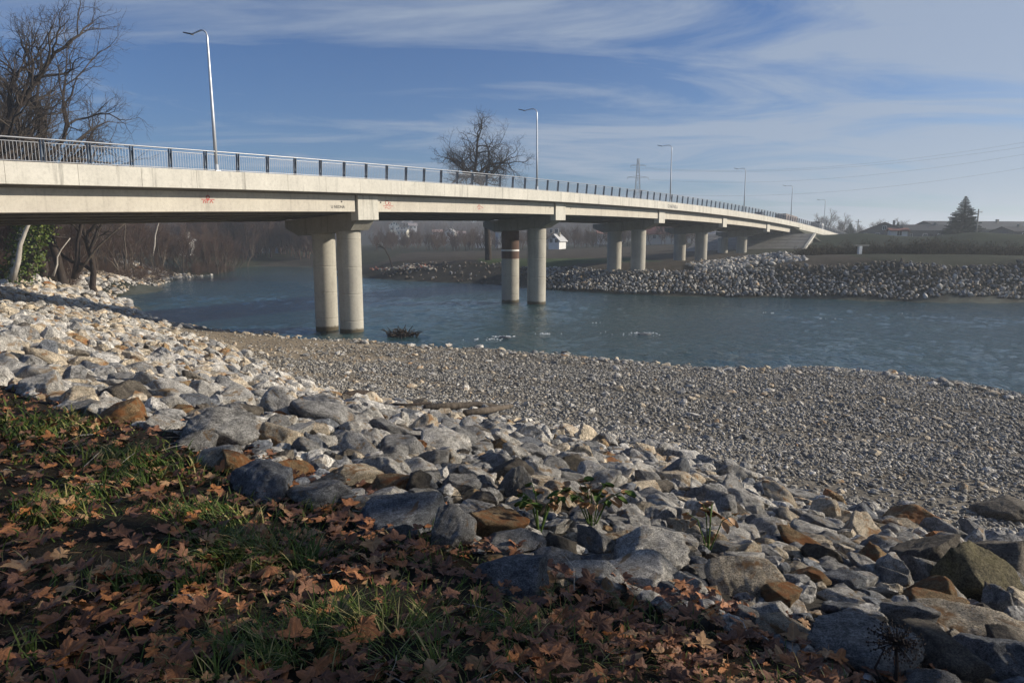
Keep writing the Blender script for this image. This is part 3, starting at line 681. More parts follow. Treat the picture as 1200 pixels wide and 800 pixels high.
e_ = .25; ZX = H(XY[:, 0]+e_, XY[:, 1]); ZY = H(XY[:, 0], XY[:, 1]+e_)
g = np.random.default_rng(55)
for i, (a, b, r_, typ) in enumerate(allr):
    d = math.hypot(a, b); inview = abs(a) < b*.76+r_ and b > 2.4
    tilt = .35 if typ in (0, 2) else .2
    n_ = Vector((-(ZX[i]-ZZ[i])/e_, -(ZY[i]-ZZ[i])/e_, 1)).normalized()
    qr = n_.to_track_quat('Z', 'Y').to_matrix()@Euler((g.normal()*tilt, g.normal()*tilt, g.uniform(0, 6.28))).to_matrix()
    sx, sy, sz = r_*g.uniform(1.15, 1.6), r_*g.uniform(.85, 1.2), r_*g.uniform(.55, .95)
    if typ == 3: sz *= .9
    lift = sz*(.30 if typ != 2 else .15)
    info.append((r_/d if inview else 0, i, qr, (sx, sy, sz), (a, b, ZZ[i]+lift), typ, kind_for(a, b, g.random()) if typ < 3 else ['pale', 'cream', 'grey'][int(g.integers(3))], int(g.integers(NPRO)), d))
order = sorted(range(len(info)), key=lambda i: -info[i][0]); top = set(order[:250])
RS = Rocks()
for i, (_, _, qr, sc, loc, typ, kd, pi, d) in enumerate(info):
    if i in top:
        o = link('rock', HI[pi] if d < 7 else MID[pi], bank); o.rotation_euler = qr.to_euler(); o.scale = sc
        o.location = Vector(loc)-bank.location; set_mat(o, ROCK[kd])
    else:
        M = np.array(qr)@np.diag(sc); px_ = sc[0]/d*800
        RS.add(3 if px_ > 16 else (2 if px_ > 5 else 1), pi, M, np.array(loc), RK.index(kd))
ro = RS.build('rock', bank); ro.location = -bank.location; tag(ro, kind='stuff')
print('rocks', len(allr), 'tris', sum(len(f) for f in RS.f))
# far bank riprap
farr = sample(FARSLOPE, (-26, 75, 70, 125), lambda a, b, u: .17+.27*u*u, 90000, .74, 6)
FR = Rocks(); XY = np.array([(q[0], q[1]) for q in farr]); ZZ = H(XY[:, 0], XY[:, 1]); g = np.random.default_rng(66)
for (a, b, r_), z in zip(farr, ZZ):
    M = rot_np((g.normal()*.6, g.normal()*.6, g.uniform(0, 6.28)))@np.diag((r_*1.3, r_, r_*.85))
    if a < 3 and g.random() < .88: continue
    dark = a < 3 or a > 33 and z > -5.0+.5*math.sin(a*.9)
    kd = g.choice(['brown', 'slate', 'grey'], p=[.72, .22, .06]) if dark else g.choice(['grey', 'pale', 'slate', 'cream', 'brown'], p=[.34, .16, .28, .08, .14])
    FR.add(1, int(g.integers(NPRO)), M, np.array((a, b, z+.2)), RK.index(kd))
tag(FR.build('far_bank_rocks'), 'loose grey and white riprap stones lining the far river bank', 'rocks', kind='stuff')
# dumped pile of pale stones below the bridge end
PR = Rocks(); g = np.random.default_rng(77)
for i in range(620):
    u = g.uniform(0, 1); a = 24.5+u*14; t_ = g.uniform(0, 1); b = 88.5+t_*9+u*1.0; hh = (1-abs(t_*2-1))*(.15+.75*u**1.3*(1 if u < .9 else (1-u)*10)); r_ = g.uniform(.25, .62)
    M = rot_np((g.normal()*.6, g.normal()*.6, g.uniform(0, 6.28)))@np.diag((r_*1.2, r_, r_*.8))
    PR.add(1, int(g.integers(NPRO)), M, np.array((a, b, h1(a, b)+hh*g.uniform(.5, 1.0))), RK.index(g.choice(['grey', 'pale', 'cream', 'slate'], p=[.3, .4, .15, .15])))
tag(PR.build('rubble_pile'), 'heap of pale dumped rubble stones on the far bank below the bridge end', 'rubble', kind='stuff')

# ------------------------------------------------------------------ scatter by geometry nodes
def scatter(name, P, rot, scl, idx, protos):
    me = bpy.data.meshes.new(name); me.vertices.add(len(P)); me.vertices.foreach_set('co', np.asarray(P, np.float32).ravel())
    set_attr(me, 'rot', 'FLOAT_VECTOR', 'POINT', rot.astype(np.float32)); set_attr(me, 'scl', 'FLOAT_VECTOR', 'POINT', scl.astype(np.float32)); set_attr(me, 'pick', 'INT', 'POINT', idx.astype(np.int32))
    o = link(name, me)
    col = bpy.data.collections.new(name+'_kinds')
    for q, m_ in enumerate(protos):
        po = bpy.data.objects.new('%s_kind' % name+'_%02d' % q, m_); col.objects.link(po)
    ng = bpy.data.node_groups.new(name+'_scatter', 'GeometryNodeTree'); ng.interface.new_socket('Geometry', in_out='INPUT', socket_type='NodeSocketGeometry'); ng.interface.new_socket('Geometry', in_out='OUTPUT', socket_type='NodeSocketGeometry')
    n = ng.nodes; L = ng.links; gi = n.new('NodeGroupInput'); go = n.new('NodeGroupOutput'); ip = n.new('GeometryNodeInstanceOnPoints')
    ci = n.new('GeometryNodeCollectionInfo'); ci.inputs[0].default_value = col; ci.inputs['Separate Children'].default_value = True; ci.inputs['Reset Children'].default_value = True
    def na(nm, ty):
        x = n.new('GeometryNodeInputNamedAttribute'); x.data_type = ty; x.inputs[0].default_value = nm; return x.outputs[0]
    L.new(gi.outputs[0], ip.inputs['Points']); L.new(ci.outputs[0], ip.inputs['Instance']); ip.inputs['Pick Instance'].default_value = True
    L.new(na('pick', 'INT'), ip.inputs['Instance Index']); 
    er = n.new('FunctionNodeEulerToRotation'); L.new(na('rot', 'FLOAT_VECTOR'), er.inputs[0]); L.new(er.outputs[0], ip.inputs['Rotation']); L.new(na('scl', 'FLOAT_VECTOR'), ip.inputs['Scale'])
    L.new(ip.outputs[0], go.inputs[0]); md = o.modifiers.new('scatter', 'NODES'); md.node_group = ng; return o
def pebble_mat():
    m = mat('river_pebbles', (.3,.3,.3), .75, spec=.3); t = NT(m); oi = t.node('ShaderNodeObjectInfo')
    c = t.ramp(oi.outputs['Random'], [(0, (.08,.078,.074)), (.2, (.16,.15,.135)), (.45, (.24,.222,.19)), (.7, (.32,.295,.25)), (.88, (.42,.39,.335)), (1, (.62,.59,.54))])
    n = t.noise(t.coord('Object'), 3, 4, .6); t.color(t.mix(1.0, c, t.ramp(n, [(.3, .7), (.7, 1.15)]), 'MULTIPLY')); return m
M_peb = pebble_mat()
PEB = []
for i in range(8):
    V = rock_shape(500+i, 2, 9.0, 9)*np.array([1, .78, .5]); PEB.append(mesh_np('pebble', V, ICO[2][1], [M_peb], smooth=True))
def gravel():
    g = np.random.default_rng(8); out = []
    for (n, b0, b1, r0, r1) in ((40000, 9, 22, .028, .085), (46000, 20, 36, .035, .095), (30000, 32, 60, .04, .09)):
        x = g.uniform(-33, 30, n*3); y = g.uniform(b0, b1, n*3); ok = poly_in(x, y, [(p[0]-.3, p[1]-.6) for p in T_LINE[5:]]+[(p[0]+.3, p[1]+.8) for p in WATER_NEAR[5:][::-1]]) & (np.abs(x) < y*.8+1)
        thin = np.clip((x+16)/12, .12, 1); thin = np.where(y < 17, 1, thin); wv_ = y+x*.45+1.5*np.sin(x*.3); thin = thin*np.clip(.75+.45*np.sin(wv_*1.1)+.35*np.sin(wv_*2.7+x*.5), .25, 1); ok &= g.random(len(x)) < thin
        x, y = x[ok][:n], y[ok][:n]; r_ = r0+(r1-r0)*g.random(len(x))**2.2; out.append(np.stack([x, y, r_], 1))
    Q = np.concatenate(out); z = H(Q[:, 0], Q[:, 1])+Q[:, 2]*.25
    k = len(Q); rot = np.stack([g.normal(0, .35, k), g.normal(0, .35, k), g.uniform(0, 6.28, k)], 1)
    sc = Q[:, 2:3]*np.stack([g.uniform(.9, 1.4, k), g.uniform(.8, 1.2, k), g.uniform(.7, 1.3, k)], 1)
    o = scatter('gravel', np.stack([Q[:, 0], Q[:, 1], z], 1), rot, sc, g.integers(0, 8, k), PEB)
    tag(o, 'grey river pebbles covering the bar between rocks and water', 'gravel', kind='stuff'); print('pebbles', k)
gravel()

# ------------------------------------------------------------------ grass, leaves
GRASSPOLY = [p[:2] for p in G_LINE[4:16]]+[(2.2, 1.5), (-6, 1.5), (-30, 10), (-35, 30)]
TUFTS = [(225,610,.34,.9),(330,655,.34,1),(255,640,.25,.8),(420,740,.28,1),(330,770,.30,.9),(560,745,.16,.7),(640,760,.16,1),(60,600,.45,.8),(150,690,.2,.6),(120,540,.6,.8),(40,500,.9,.8),(210,560,.5,.6),(40,760,.22,.7),(500,790,.2,.8),(385,605,.2,.45),(700,770,.1,.8)]
TUFTW = [(hit(a, b).x, hit(a, b).y, r_, k) for a, b, r_, k in TUFTS]
def patch(x, y):
    v = .30+.16*np.sin(x*3.9-y*2.3+.5)*np.cos(y*3.1+x)+.10*np.sin(x*9+y*4)*np.cos(y*8-x*5)
    for a, b, r_, k in TUFTW: v = v+.55*k*np.exp(-((x-a)**2+(y-b)**2)/(r_*r_))
    return v*(.80+.30*np.sin(x*17+y*9)*np.cos(y*15-x*11)+.22*np.sin(x*31-y*23))
def put_grass():
    g = np.random.default_rng(9); n = 800000; x = g.uniform(-12, 3.5, n); y = 1.7+g.random(n)**1.6*13
    d = np.hypot(x, y)
    ok = poly_in(x, y, GRASSPOLY) & (np.abs(x) < y*.8+.6) & (g.random(n) < np.clip((patch(x, y)-.42)*3.0, .06, .95)) & (g.random(n) < np.clip(3.5/d, .15, 1)); x, y = x[ok], y[ok]; n = len(x); z = H(x, y)
    ln = g.uniform(.03, .17, n)*(.5+.9*patch(x, y)); wd = g.uniform(.0016, .0038, n)*np.clip(np.hypot(x, y)/3, 1, 3); a = 3*np.sin(x*6.1+2*np.sin(y*4.7))+3*np.cos(y*7.3-x*3.1)+g.normal(0, .9, n); bend = g.uniform(.4, 1.7, n)
    dx, dy = np.cos(a), np.sin(a); sx, sy = -dy*wd, dx*wd
    V = []
    for tt, wf in ((0, 1), (.4, .9), (.75, .6), (1, .08)):
        ang = bend*tt*1.2; hx = ln*(1-np.cos(ang))/np.maximum(bend, .2)*1.0+ln*tt*.25; hz = ln*np.sin(ang)/np.maximum(bend*1.2, .2)
        for sgn in (-1, 1): V.append(np.stack([x+dx*hx+sgn*sx*wf, y+dy*hx+sgn*sy*wf, z+hz-.005], 1))
    V = np.stack(V, 1).reshape(-1, 3); b = (np.arange(n)*8)[:, None]
    Fq = np.concatenate([b+np.array([[0, 1, 3, 2]]), b+np.array([[2, 3, 5, 4]]), b+np.array([[4, 5, 7, 6]])])
    me = mesh_np('grass', V, Fq, [M_grass]); tone = np.clip(g.beta(2, 3, n)*.7+.25*(np.sin(x*5+y*8)*np.cos(y*6-x*3) > .2)+.55*(g.random(n) < .22), 0, 1); set_attr(me, 'tone', 'FLOAT', 'POINT', np.repeat(tone, 8).astype(np.float32))
    tag(link('grass', me), 'uneven tufts of green and straw grass between fallen leaves in the foreground', 'grass', kind='stuff'); print('grass blades', n)
put_grass()
def leaf_mesh(seed, rings=(.34, .68, 1.0)):
    """a lobed plane-tree leaf, folded and curled, with a stalk"""
    g = np.random.default_rng(seed); lobes = [(-2.25, .55), (-1.15, .86), (0, 1.0), (1.15, .86), (2.25, .55)]
    out = []; vein = []
    th = []
    for i, (a, L) in enumerate(lobes):
        L *= g.uniform(.88, 1.1); a += g.normal()*.05
        out += [(a-.40, L*.60), (a-.26, L*.78), (a-.13, L*.80), (a, L*.98), (a+.13, L*.80), (a+.26, L*.78), (a+.40, L*.60)]; vein += [0, 0, 0, 1, 0, 0, 0]
        if i < 4: out.append(((a+lobes[i+1][0])/2, .50*g.uniform(.85, 1.15))); vein.append(0)
    out = [(2.9-6.2832, .30)]+out+[(-2.9+6.2832, .30)] if False else [(-2.85, .28)]+out+[(2.85, .28)]; vein = [0]+vein+[0]
    n = len(out); V = [(0, 0, 0)]; vv = [1]
    for fr in rings:
        for (a, r_), v in zip(out, vein):
            rr = r_*fr if fr == 1 else min(r_, .55+.45*r_)*fr; V.append((math.sin(a)*rr, math.cos(a)*rr, 0)); vv.append(v)
    fs = [(0, 1+i, 2+i) for i in range(n-1)]; fq = []
    for k in range(len(rings)-1):
        for i in range(n-1):
            a = 1+k*n+i; fs += [(a, a+n, a+n+1), (a, a+n+1, a+1)]
    V = np.array(V); vv = np.array(vv, float)
    r_ = np.hypot(V[:, 0], V[:, 1]); th_ = np.arctan2(V[:, 0], V[:, 1])
    cx, cy = g.normal(0, .55, 2); fold = g.uniform(-.2, .7)
    z = cx*V[:, 0]**2+cy*V[:, 1]**2+fold*np.abs(V[:, 0])+.10*np.cos(th_*5.3)*r_*(1-vv)+g.uniform(.02, .12)*np.sin(V[:, 0]*6+g.uniform(0, 6))*r_+g.uniform(.02, .12)*np.sin(V[:, 1]*6+g.uniform(0, 6))*r_
    tip = g.uniform(-.3, .5)*np.maximum(r_-.6, 0)**1.5*2; V[:, 2] = np.tanh((z+tip)*1.6)*.42+g.normal(0, .022, len(V)); V[:, :2] *= (1-.22*np.abs(V[:, 2:3]).clip(0, 1)); V[:, 0] *= g.uniform(.75, 1.1)
    b = len(V); st = np.array([(-.012,0,0),(.012,0,0),(.010,-.5,.08),(-.010,-.5,.08),(.012,-.95,.02),(-.008,-.95,.02)]); V = np.concatenate([V, st]); fs += [(b, b+1, b+2), (b, b+2, b+3), (b+3, b+2, b+4), (b+3, b+4, b+5)]; vv = np.append(vv, np.ones(6))
    V[:, 1] -= .15
    return V, np.array(fs), vv
LF = [leaf_mesh(i) for i in range(12)]; LFM = [leaf_mesh(i, (.5, 1.0)) for i in range(12)]; LFL = [leaf_mesh(i, (1.0,)) for i in range(12)]
LM = []
for V, f_, vv in LF:
    me = mesh_np('leaf', V, f_, [M_leafmats[0]], smooth=True); set_attr(me, 'vein', 'FLOAT', 'POINT', (vv*.6).astype(np.float32)); LM.append(me)
def put_leaves():
    g = np.random.default_rng(10); n = 34000; x = g.uniform(-12, 5, n); y = 1.6+g.random(n)**1.5*12; d = np.hypot(x, y)
    pch = patch(x, y); dens = np.clip(1.3-1.0*(pch-.3), .38, 1)
    ing = poly_in(x, y, GRASSPOLY); de = dist_line(x, y, G_LINE)
    ok = (ing | (de < .55)) & (np.abs(x) < y*.8+.5) & (g.random(n) < dens*np.clip(4/d, .3, 1))
    ok_i = np.nonzero(ok)[0][:6200]; x, y = x[ok][:6200], y[ok][:6200]; n = len(x); z = H(x, y)
    sz = .028+.08*g.random(n)**1.4; d = np.hypot(x, y); up_ = g.random(n)
    info_ = sorted(range(n), key=lambda i: -sz[i]/d[i]*(1+.6*up_[i])*(abs(x[i]) < y[i]*.74)*(y[i] > 2.2)); topl = set(info_[:300])
    Vs, Fs, Ms, Vv, b = [], [], [], [], 0
    for i in range(n):
        ti = g.normal(0, .26, 2); k = int(g.integers(12)); m_ = int(g.choice(4, p=[.28, .12, .52, .08])); lift = .015+.07*up_[i]**1.5+.05*min(1, max(0, pch[ok_i[i]]-.45))
        e = Euler((ti[0], ti[1], g.uniform(0, 6.28)))
        if i in topl:
            o = link('leaf', LM[k], ground, (x[i], y[i], z[i]+lift), e, (sz[i],)*3); set_mat(o, M_leafmats[m_])
        else:
            lf_ = (LFM if d[i] < 4.2 else LFL)[k]; V = lf_[0]@(np.array(e.to_matrix())*sz[i]).T+np.array((x[i], y[i], z[i]+lift)); Vs.append(V); Fs.append(lf_[1]+b); Ms.append(np.full(len(lf_[1]), m_)); Vv.append(lf_[2]*.6); b += len(V)
    me = mesh_np('leaf', np.concatenate(Vs), np.concatenate(Fs), M_leafmats, np.concatenate(Ms), smooth=True); set_attr(me, 'vein', 'FLOAT', 'POINT', np.concatenate(Vv).astype(np.float32))
    tag(link('leaf', me, ground), kind='stuff'); print('leaves', n)
put_leaves()
# dry twigs lying in the litter
def sticks():
    g = np.random.default_rng(12); mb = MB()
    for i in range(120):
        x, y = g.uniform(-5, 1.5), g.uniform(2, 8)
        if not poly_in([x], [y], GRASSPOLY)[0]: continue
        a = g.uniform(0, 6.28); L = g.uniform(.1, .5); z = h1(x, y)+.03; r_ = g.uniform(.0015, .004)
        mb.tube([(x, y, z), (x+math.cos(a)*L*.5, y+math.sin(a)*L*.5, z+g.uniform(0, .05)), (x+math.cos(a+.2)*L, y+math.sin(a+.2)*L, z+g.uniform(-.01, .04))], [r_, r_*.8, r_*.4], 4)
    tag(mb.build('litter_twigs', M_barkp), 'thin dry twigs and straws lying among the fallen leaves', 'twigs', kind='stuff')
sticks()

# driftwood, weeds
def log(name, pts_, rad, m, lab):
    P = [hit(a, b)+Vector((0, 0, c+.14)) for a, b, c in pts_]; base = P[0].copy(); base.z = h1(base.x, base.y)
    o = MB().tube([p-base for p in P], rad, 9).build(name, m, None, True); o.location = base; return tag(o, lab, 'driftwood')
log('driftwood_log', [(498,486,.12),(530,486,.18),(560,486,.22),(590,489,.2)], [.09,.13,.12,.08], M_bark, 'long brown driftwood log lying between rocks and pebbles')
log('driftwood_log', [(545,494,.15),(572,493,.22),(600,488,.25)], [.10,.12,.07], M_bark, 'short driftwood piece resting against the lower side of the long log')
log('driftwood_log', [(404,470,.1),(418,470,.16),(436,470,.16)], [.09,.13,.11], M_barkd, 'dark wet log at the upper corner of the pebble bar')
log('driftwood_log', [(460,482,.1),(480,484,.14),(505,483,.2)], [.03,.05,.04], M_barkd, 'thin dark branch pointing left from the driftwood log')
def weed(px, py, lab, n, hgt, seed, brown=.4):
    p = hit(px, py); g = np.random.default_rng(seed); r_ = tag(empty('weed_plant', p), lab, 'plant'); st = MB()
    for i in range(n):
        a = g.uniform(0, 6.28); L = hgt*g.uniform(.6, 1.1); e = Vector((math.cos(a)*L*1.0, math.sin(a)*L*1.0, L*.35+.28)); m_ = e*.5+Vector((0, 0, .12)); st.tube([(0, 0, 0), m_, e], [.006, .005, .003], 4)
        for q in range(3):
            t_ = .45+.27*q; c = (m_*(2*(1-t_))*1.0+e*(2*t_-1)) if t_ > .5 else m_; a2 = a+g.normal()*1.2; w_ = L*.16; l_ = L*.42
            lf = MB(); dr = Vector((math.cos(a2), math.sin(a2), g.uniform(-.5, .5))); sd = Vector((-math.sin(a2), math.cos(a2), g.uniform(-.3, .3)))
            pts_ = [c]
            for tt, ww in ((.3, .8), (.6, 1), (.85, .6)): pts_ += [c+dr*l_*tt+sd*w_*ww+Vector((0,0,-.25*l_*tt*tt)), c+dr*l_*tt+Vector((0,0,-.03-.25*l_*tt*tt)), c+dr*l_*tt-sd*w_*ww+Vector((0,0,-.25*l_*tt*tt))]
            pts_.append(c+dr*l_+Vector((0,0,-.3*l_)))
            lf.add(pts_, [(0,2,1),(0,3,2),(1,2,5,4),(2,3,6,5),(4,5,8,7),(5,6,9,8),(7,8,10),(8,9,10)])
            lf.build('leaf', M_leafmats[1] if g.random() < brown else M_weed, r_, True)
    st.build('stem', M_weed, r_); return r_
weed(632,630,'leafy green weed growing between rocks, left of the taller weed',9,.22,31,.35)
weed(694,625,'taller green weed with curled brown leaves between the rocks',14,.26,32,.5)
weed(830,650,'small browned weed poking out beside the blocky cream boulder',5,.22,33,.8)
def umbel():
    p = hit(1047, 815); p.z = h1(p.x, p.y); r_ = tag(empty('dry_weed_stalk', p), 'dead dark weed stalk with a bushy seed head at lower right', 'plant'); g = np.random.default_rng(3)
    top_ = at(1050, 752, p.y)-p; MB().tube([(0,0,0), top_*.5+Vector((.01,0,0)), top_], [.012,.009,.005], 6).build('stem', M_barkd, r_)
    MB().tube([(-.02,0,0), Vector((-.10,0,top_.z*.5)), Vector((-.06,0,top_.z*.9))], [.008,.006,.003], 5).build('stem', M_barkd, r_)
    h = MB()
    for i in range(260):
        d = Vector(g.normal(size=3)); d.normalize(); d.z *= .7; d *= .12*g.uniform(.3, 1.15); h.tube([top_, top_+d], [.0012, .001], 3, cap=False)
        q = top_+d; h.add([q+Vector((.006,0,0)), q+Vector((0,.006,0)), q+Vector((-.006,0,0)), q+Vector((0,-.006,0)), q+Vector((0,0,.008)), q+Vector((0,0,-.006))], [(0,1,4),(1,2,4),(2,3,4),(3,0,4),(1,0,5),(2,1,5),(3,2,5),(0,3,5)])
    h.build('seed_head', M_barkd, r_)
umbel()

# ------------------------------------------------------------------ trees
def grow_tree(seed, height, trunk_r, levels=5, spread=.8, fork_h=.3, upw=.25, nb=(5, 5, 5, 4), ratio=.62, wander=.16, lean=(0, 0), tf=.52):
    """list of (level, p0, p1, r0, r1) segments of a bare tree"""
    g = np.random.default_rng(seed); segs = []
    def br(p, d, L, r_, lv):
        n = max(3, 7-lv); q = p.copy(); dd = d.copy(); pts_ = [q.copy()]; rs = [r_]
        for i in range(n):
            dd = dd+g.normal(0, wander*(1+.25*lv), 3); dd[2] += upw*(.35 if lv else .1); dd /= np.linalg.norm(dd)
            q = q+dd*L/n; pts_.append(q.copy()); rs.append(r_*(1-(.55 if lv else .45)*(i+1)/n) if lv < levels-1 else r_*(1-.75*(i+1)/n))
        for i in range(n): segs.append((lv, pts_[i], pts_[i+1], rs[i], rs[i+1]))
        if lv >= levels-1: return
        kids = nb[min(lv, len(nb)-1)]
        for k in range(kids):
            t = (fork_h+(1-fork_h)*(k+.5+g.uniform(-.3, .3))/kids) if lv == 0 else (.25+.75*(k+.6)/kids)
            t = min(t, .99); i = min(n-1, int(t*n)); f_ = t*n-i; pp = pts_[i]*(1-f_)+pts_[i+1]*f_
            ax = pts_[i+1]-pts_[i]; ax /= np.linalg.norm(ax); rv = g.normal(size=3); rv -= ax*(rv@ax); rv /= np.linalg.norm(rv)
            if lv == 0: 
                a = k*2.4+g.uniform(-.4, .4); rv = np.array([math.cos(a), math.sin(a), 0.0])
            an = spread*g.uniform(.65, 1.15); nd = ax*math.cos(an)+rv*math.sin(an)
            br(pp, nd, L*ratio*g.uniform(.75, 1.15)*(1.15-.45*t if lv == 0 else 1), max(rs[i]*.62, .008), lv+1)
        if lv > 0 or True: br(pts_[-1], dd, L*ratio*.8, rs[-1]*.9, lv+1)
    br(np.zeros(3), np.array([lean[0], lean[1], 1.0]), height*tf, trunk_r, 0)
    return segs
def seg_mesh(name, segs, m, kmax=8):
    Vs, Fs, b = [], [], 0
    for k, lo, hi in ((8, .12, 99), (5, .035, .12), (3, 0, .035)):
        sg = [q for q in segs if lo <= q[3] < hi]
        if not sg: continue
        P0 = np.array([q[1] for q in sg]); P1 = np.array([q[2] for q in sg]); r0 = np.array([q[3] for q in sg]); r1 = np.array([q[4] for q in sg])
        d = P1-P0; L = np.linalg.norm(d, axis=1)[:, None]; d /= L; P0 = P0-d*L*.02; P1 = P1+d*np.minimum(L*.05, r1[:, None])
        a = np.cross(d, np.array([.31, .77, .2])); a /= np.linalg.norm(a, axis=1)[:, None]; c = np.cross(d, a)
        t = np.arange(k)*2*math.pi/k; cs, sn = np.cos(t)[None, :, None], np.sin(t)[None, :, None]
        ring = a[:, None]*cs+c[:, None]*sn
        V = np.concatenate([P0[:, None]+ring*r0[:, None, None], P1[:, None]+ring*r1[:, None, None]], 1).reshape(-1, 3); n = len(sg)
        base = (np.arange(n)*2*k)[:, None, None]; j = np.arange(k)[None, :, None]; jj = (j+1) % k
        Fq = np.concatenate([base+j, base+jj, base+k+jj, base+k+j], 2).reshape(-1, 4)+b; Vs.append(V); Fs.append(Fq); b += len(V)
    return mesh_np(name, np.concatenate(Vs), np.concatenate(Fs), [m], smooth=True)
def tree_meshes(name, segs, mt, mc):
    return seg_mesh('trunk', [q for q in segs if q[0] <= 1], mt), seg_mesh('crown', [q for q in segs if q[0] > 1], mc)
def put_tree(name, ms, loc, rz, sc, lab, cat='tree', group=None):
    o = empty(name, loc, rz); o.scale = (sc,)*3 if not hasattr(sc, '__len__') else sc
    link('trunk', ms[0], o); link('crown', ms[1], o); tag(o, lab, cat, group); return o
T_big = [tree_meshes('tree', grow_tree(21+i, 22, .36, 6, .70, .22, .22, (8, 5, 4, 3, 3), .58, .17, lean=((.0, .05, .22)[i], 0)), M_barkd, M_twig) for i in range(3)]
def fit_tree(ms, h, w):
    A = np.concatenate([np.array([v.co[:] for v in m_.vertices]) for m_ in ms]); sz_ = (w/max(np.ptp(A[:, 0]), np.ptp(A[:, 1])), h/A[:, 2].max()); S_ = Matrix.Diagonal((sz_[0], sz_[0], sz_[1], 1))
    for m_ in ms: m_.transform(S_)
    return ms
T_oak = fit_tree(tree_meshes('oak', grow_tree(5, 15.5, .60, 6, 1.05, .86, .12, (9, 6, 5, 4, 3), .60, .20, tf=1.0), M_barkd, M_barkd), 26.0, 19.0)
T_mid = [tree_meshes('tree', grow_tree(41+i, 12, .16, 5, .60, .15, .35, (8, 6, 5, 4), .55, .15), M_bark, M_twigr) for i in range(3)]
T_bush = [tree_meshes('bush', grow_tree(61+i, 4.0, .05, 4, .9, .05, .25, (9, 7, 6), .75, .2), M_twigr, M_twigr) for i in range(2)]
# spreading tree between the second and third openings
p = at(572, 302, 122); p.z = h1(p.x, p.y)-.1
put_tree('oak_tree', T_oak, p, .6, 1.0, 'large bare spreading tree with a thick trunk, standing on the far bank behind the bridge')
# big bare trees behind the left end of the bridge
bigs = [(6,60,0,1.36,'tallest bare tree with a dark trunk at the left border'),(50,66,1,1.30,'bare tree with many upright limbs right of the tallest one'),(74,70,2,1.16,'bushy bare tree in the middle of the left group'),(112,72,2,.95,'bare tree with a limb reaching right, right end of the left group'),(-22,58,2,1.3,'bare tree cut by the left border beside the tallest one'),(24,84,1,1.4,'bare tree standing behind the tallest tree of the left group')]
for i, (px, Y, k, sc, lab) in enumerate(bigs):
    q = at(px, 310, Y); q.z = h1(q.x, q.y)-.1; put_tree('bare_tree', T_big[k], q, 1.1*i+.3, sc, lab, 'tree', 'tall bare trees behind the left end of the bridge')
M_ivyl = foliage('ivy_leaves', [(0, (.035,.06,.012)), (.6, (.08,.12,.02)), (1, (.16,.17,.04))], .5)
# ivy-clad leaning trunks under the deck
def leaning(px0, py0, px1, py1, Y, r0, m, lab, name='leaning_trunk', ivy=0):
    a = at(px0, py0, Y); a.z = min(a.z, h1(a.x, a.y)+.1) if abs(a.z-h1(a.x, a.y)) < 1.2 else a.z; b = at(px1, py1, Y+.5); d = b-a; r_ = tag(empty(name, a), lab, 'tree')
    MB().tube([(0,0,-.4), d*.3+Vector((.15,0,0)), d*.65-Vector((.1,0,0)), d, d*1.5+Vector((.4,0,0))], [r0*1.2, r0, r0*.85, r0*.7, r0*.4], 9).build('trunk', m, r_, True)
    if ivy:
        g = np.random.default_rng(int(px0)+5); n = 1500; t_ = g.random(n)*1.15; c = np.array(d)[None]*t_[:, None]+g.normal(0, ivy, (n, 3)); s_ = g.uniform(.07, .16, n)
        a1 = g.normal(size=(n, 3)); a1 /= np.linalg.norm(a1, axis=1)[:, None]; a2 = np.cross(a1, g.normal(size=(n, 3))); a2 /= np.linalg.norm(a2, axis=1)[:, None]
        V = np.stack([c-a1*s_[:, None], c+a2*s_[:, None]*.8, c+a1*s_[:, None], c-a2*s_[:, None]*.8], 1).reshape(-1, 3); iv = link('ivy', mesh_np('ivy', V, np.arange(4*n).reshape(-1, 4), [M_ivyl]), r_)
        set_attr(iv.data, 'tone', 'FLOAT', 'POINT', np.repeat(g.random(n), 4).astype(np.float32))
leaning(10,320,30,262,58,.38,M_barkp,'pale leaning trunk wrapped in green ivy at the left border',ivy=.45)
leaning(14,322,31,268,55,.20,M_barkp,'bare pale trunk leaning right, between the ivy covered ones')
leaning(30,322,48,262,57,.25,M_bark,'dark trunk hidden by bright green ivy, right of the pale leaning one',ivy=.5)
leaning(62,318,72,292,60,.08,M_barkp,'short pale broken stub leaning right in the thicket')
leaning(86,322,96,262,66,.22,M_barkd,'upright dark trunk with a pale patch in the riverside thicket')
leaning(91,314,130,275,66,.12,M_bark,'thin trunk leaning strongly right across the thicket')
leaning(178,298,185,264,112,.13,M_barkp,'white birch stem slightly bent in the thicket, left of the white house')
leaning(146,312,147,262,90,.09,M_bark,'slim straight grey stem in the middle of the thicket')
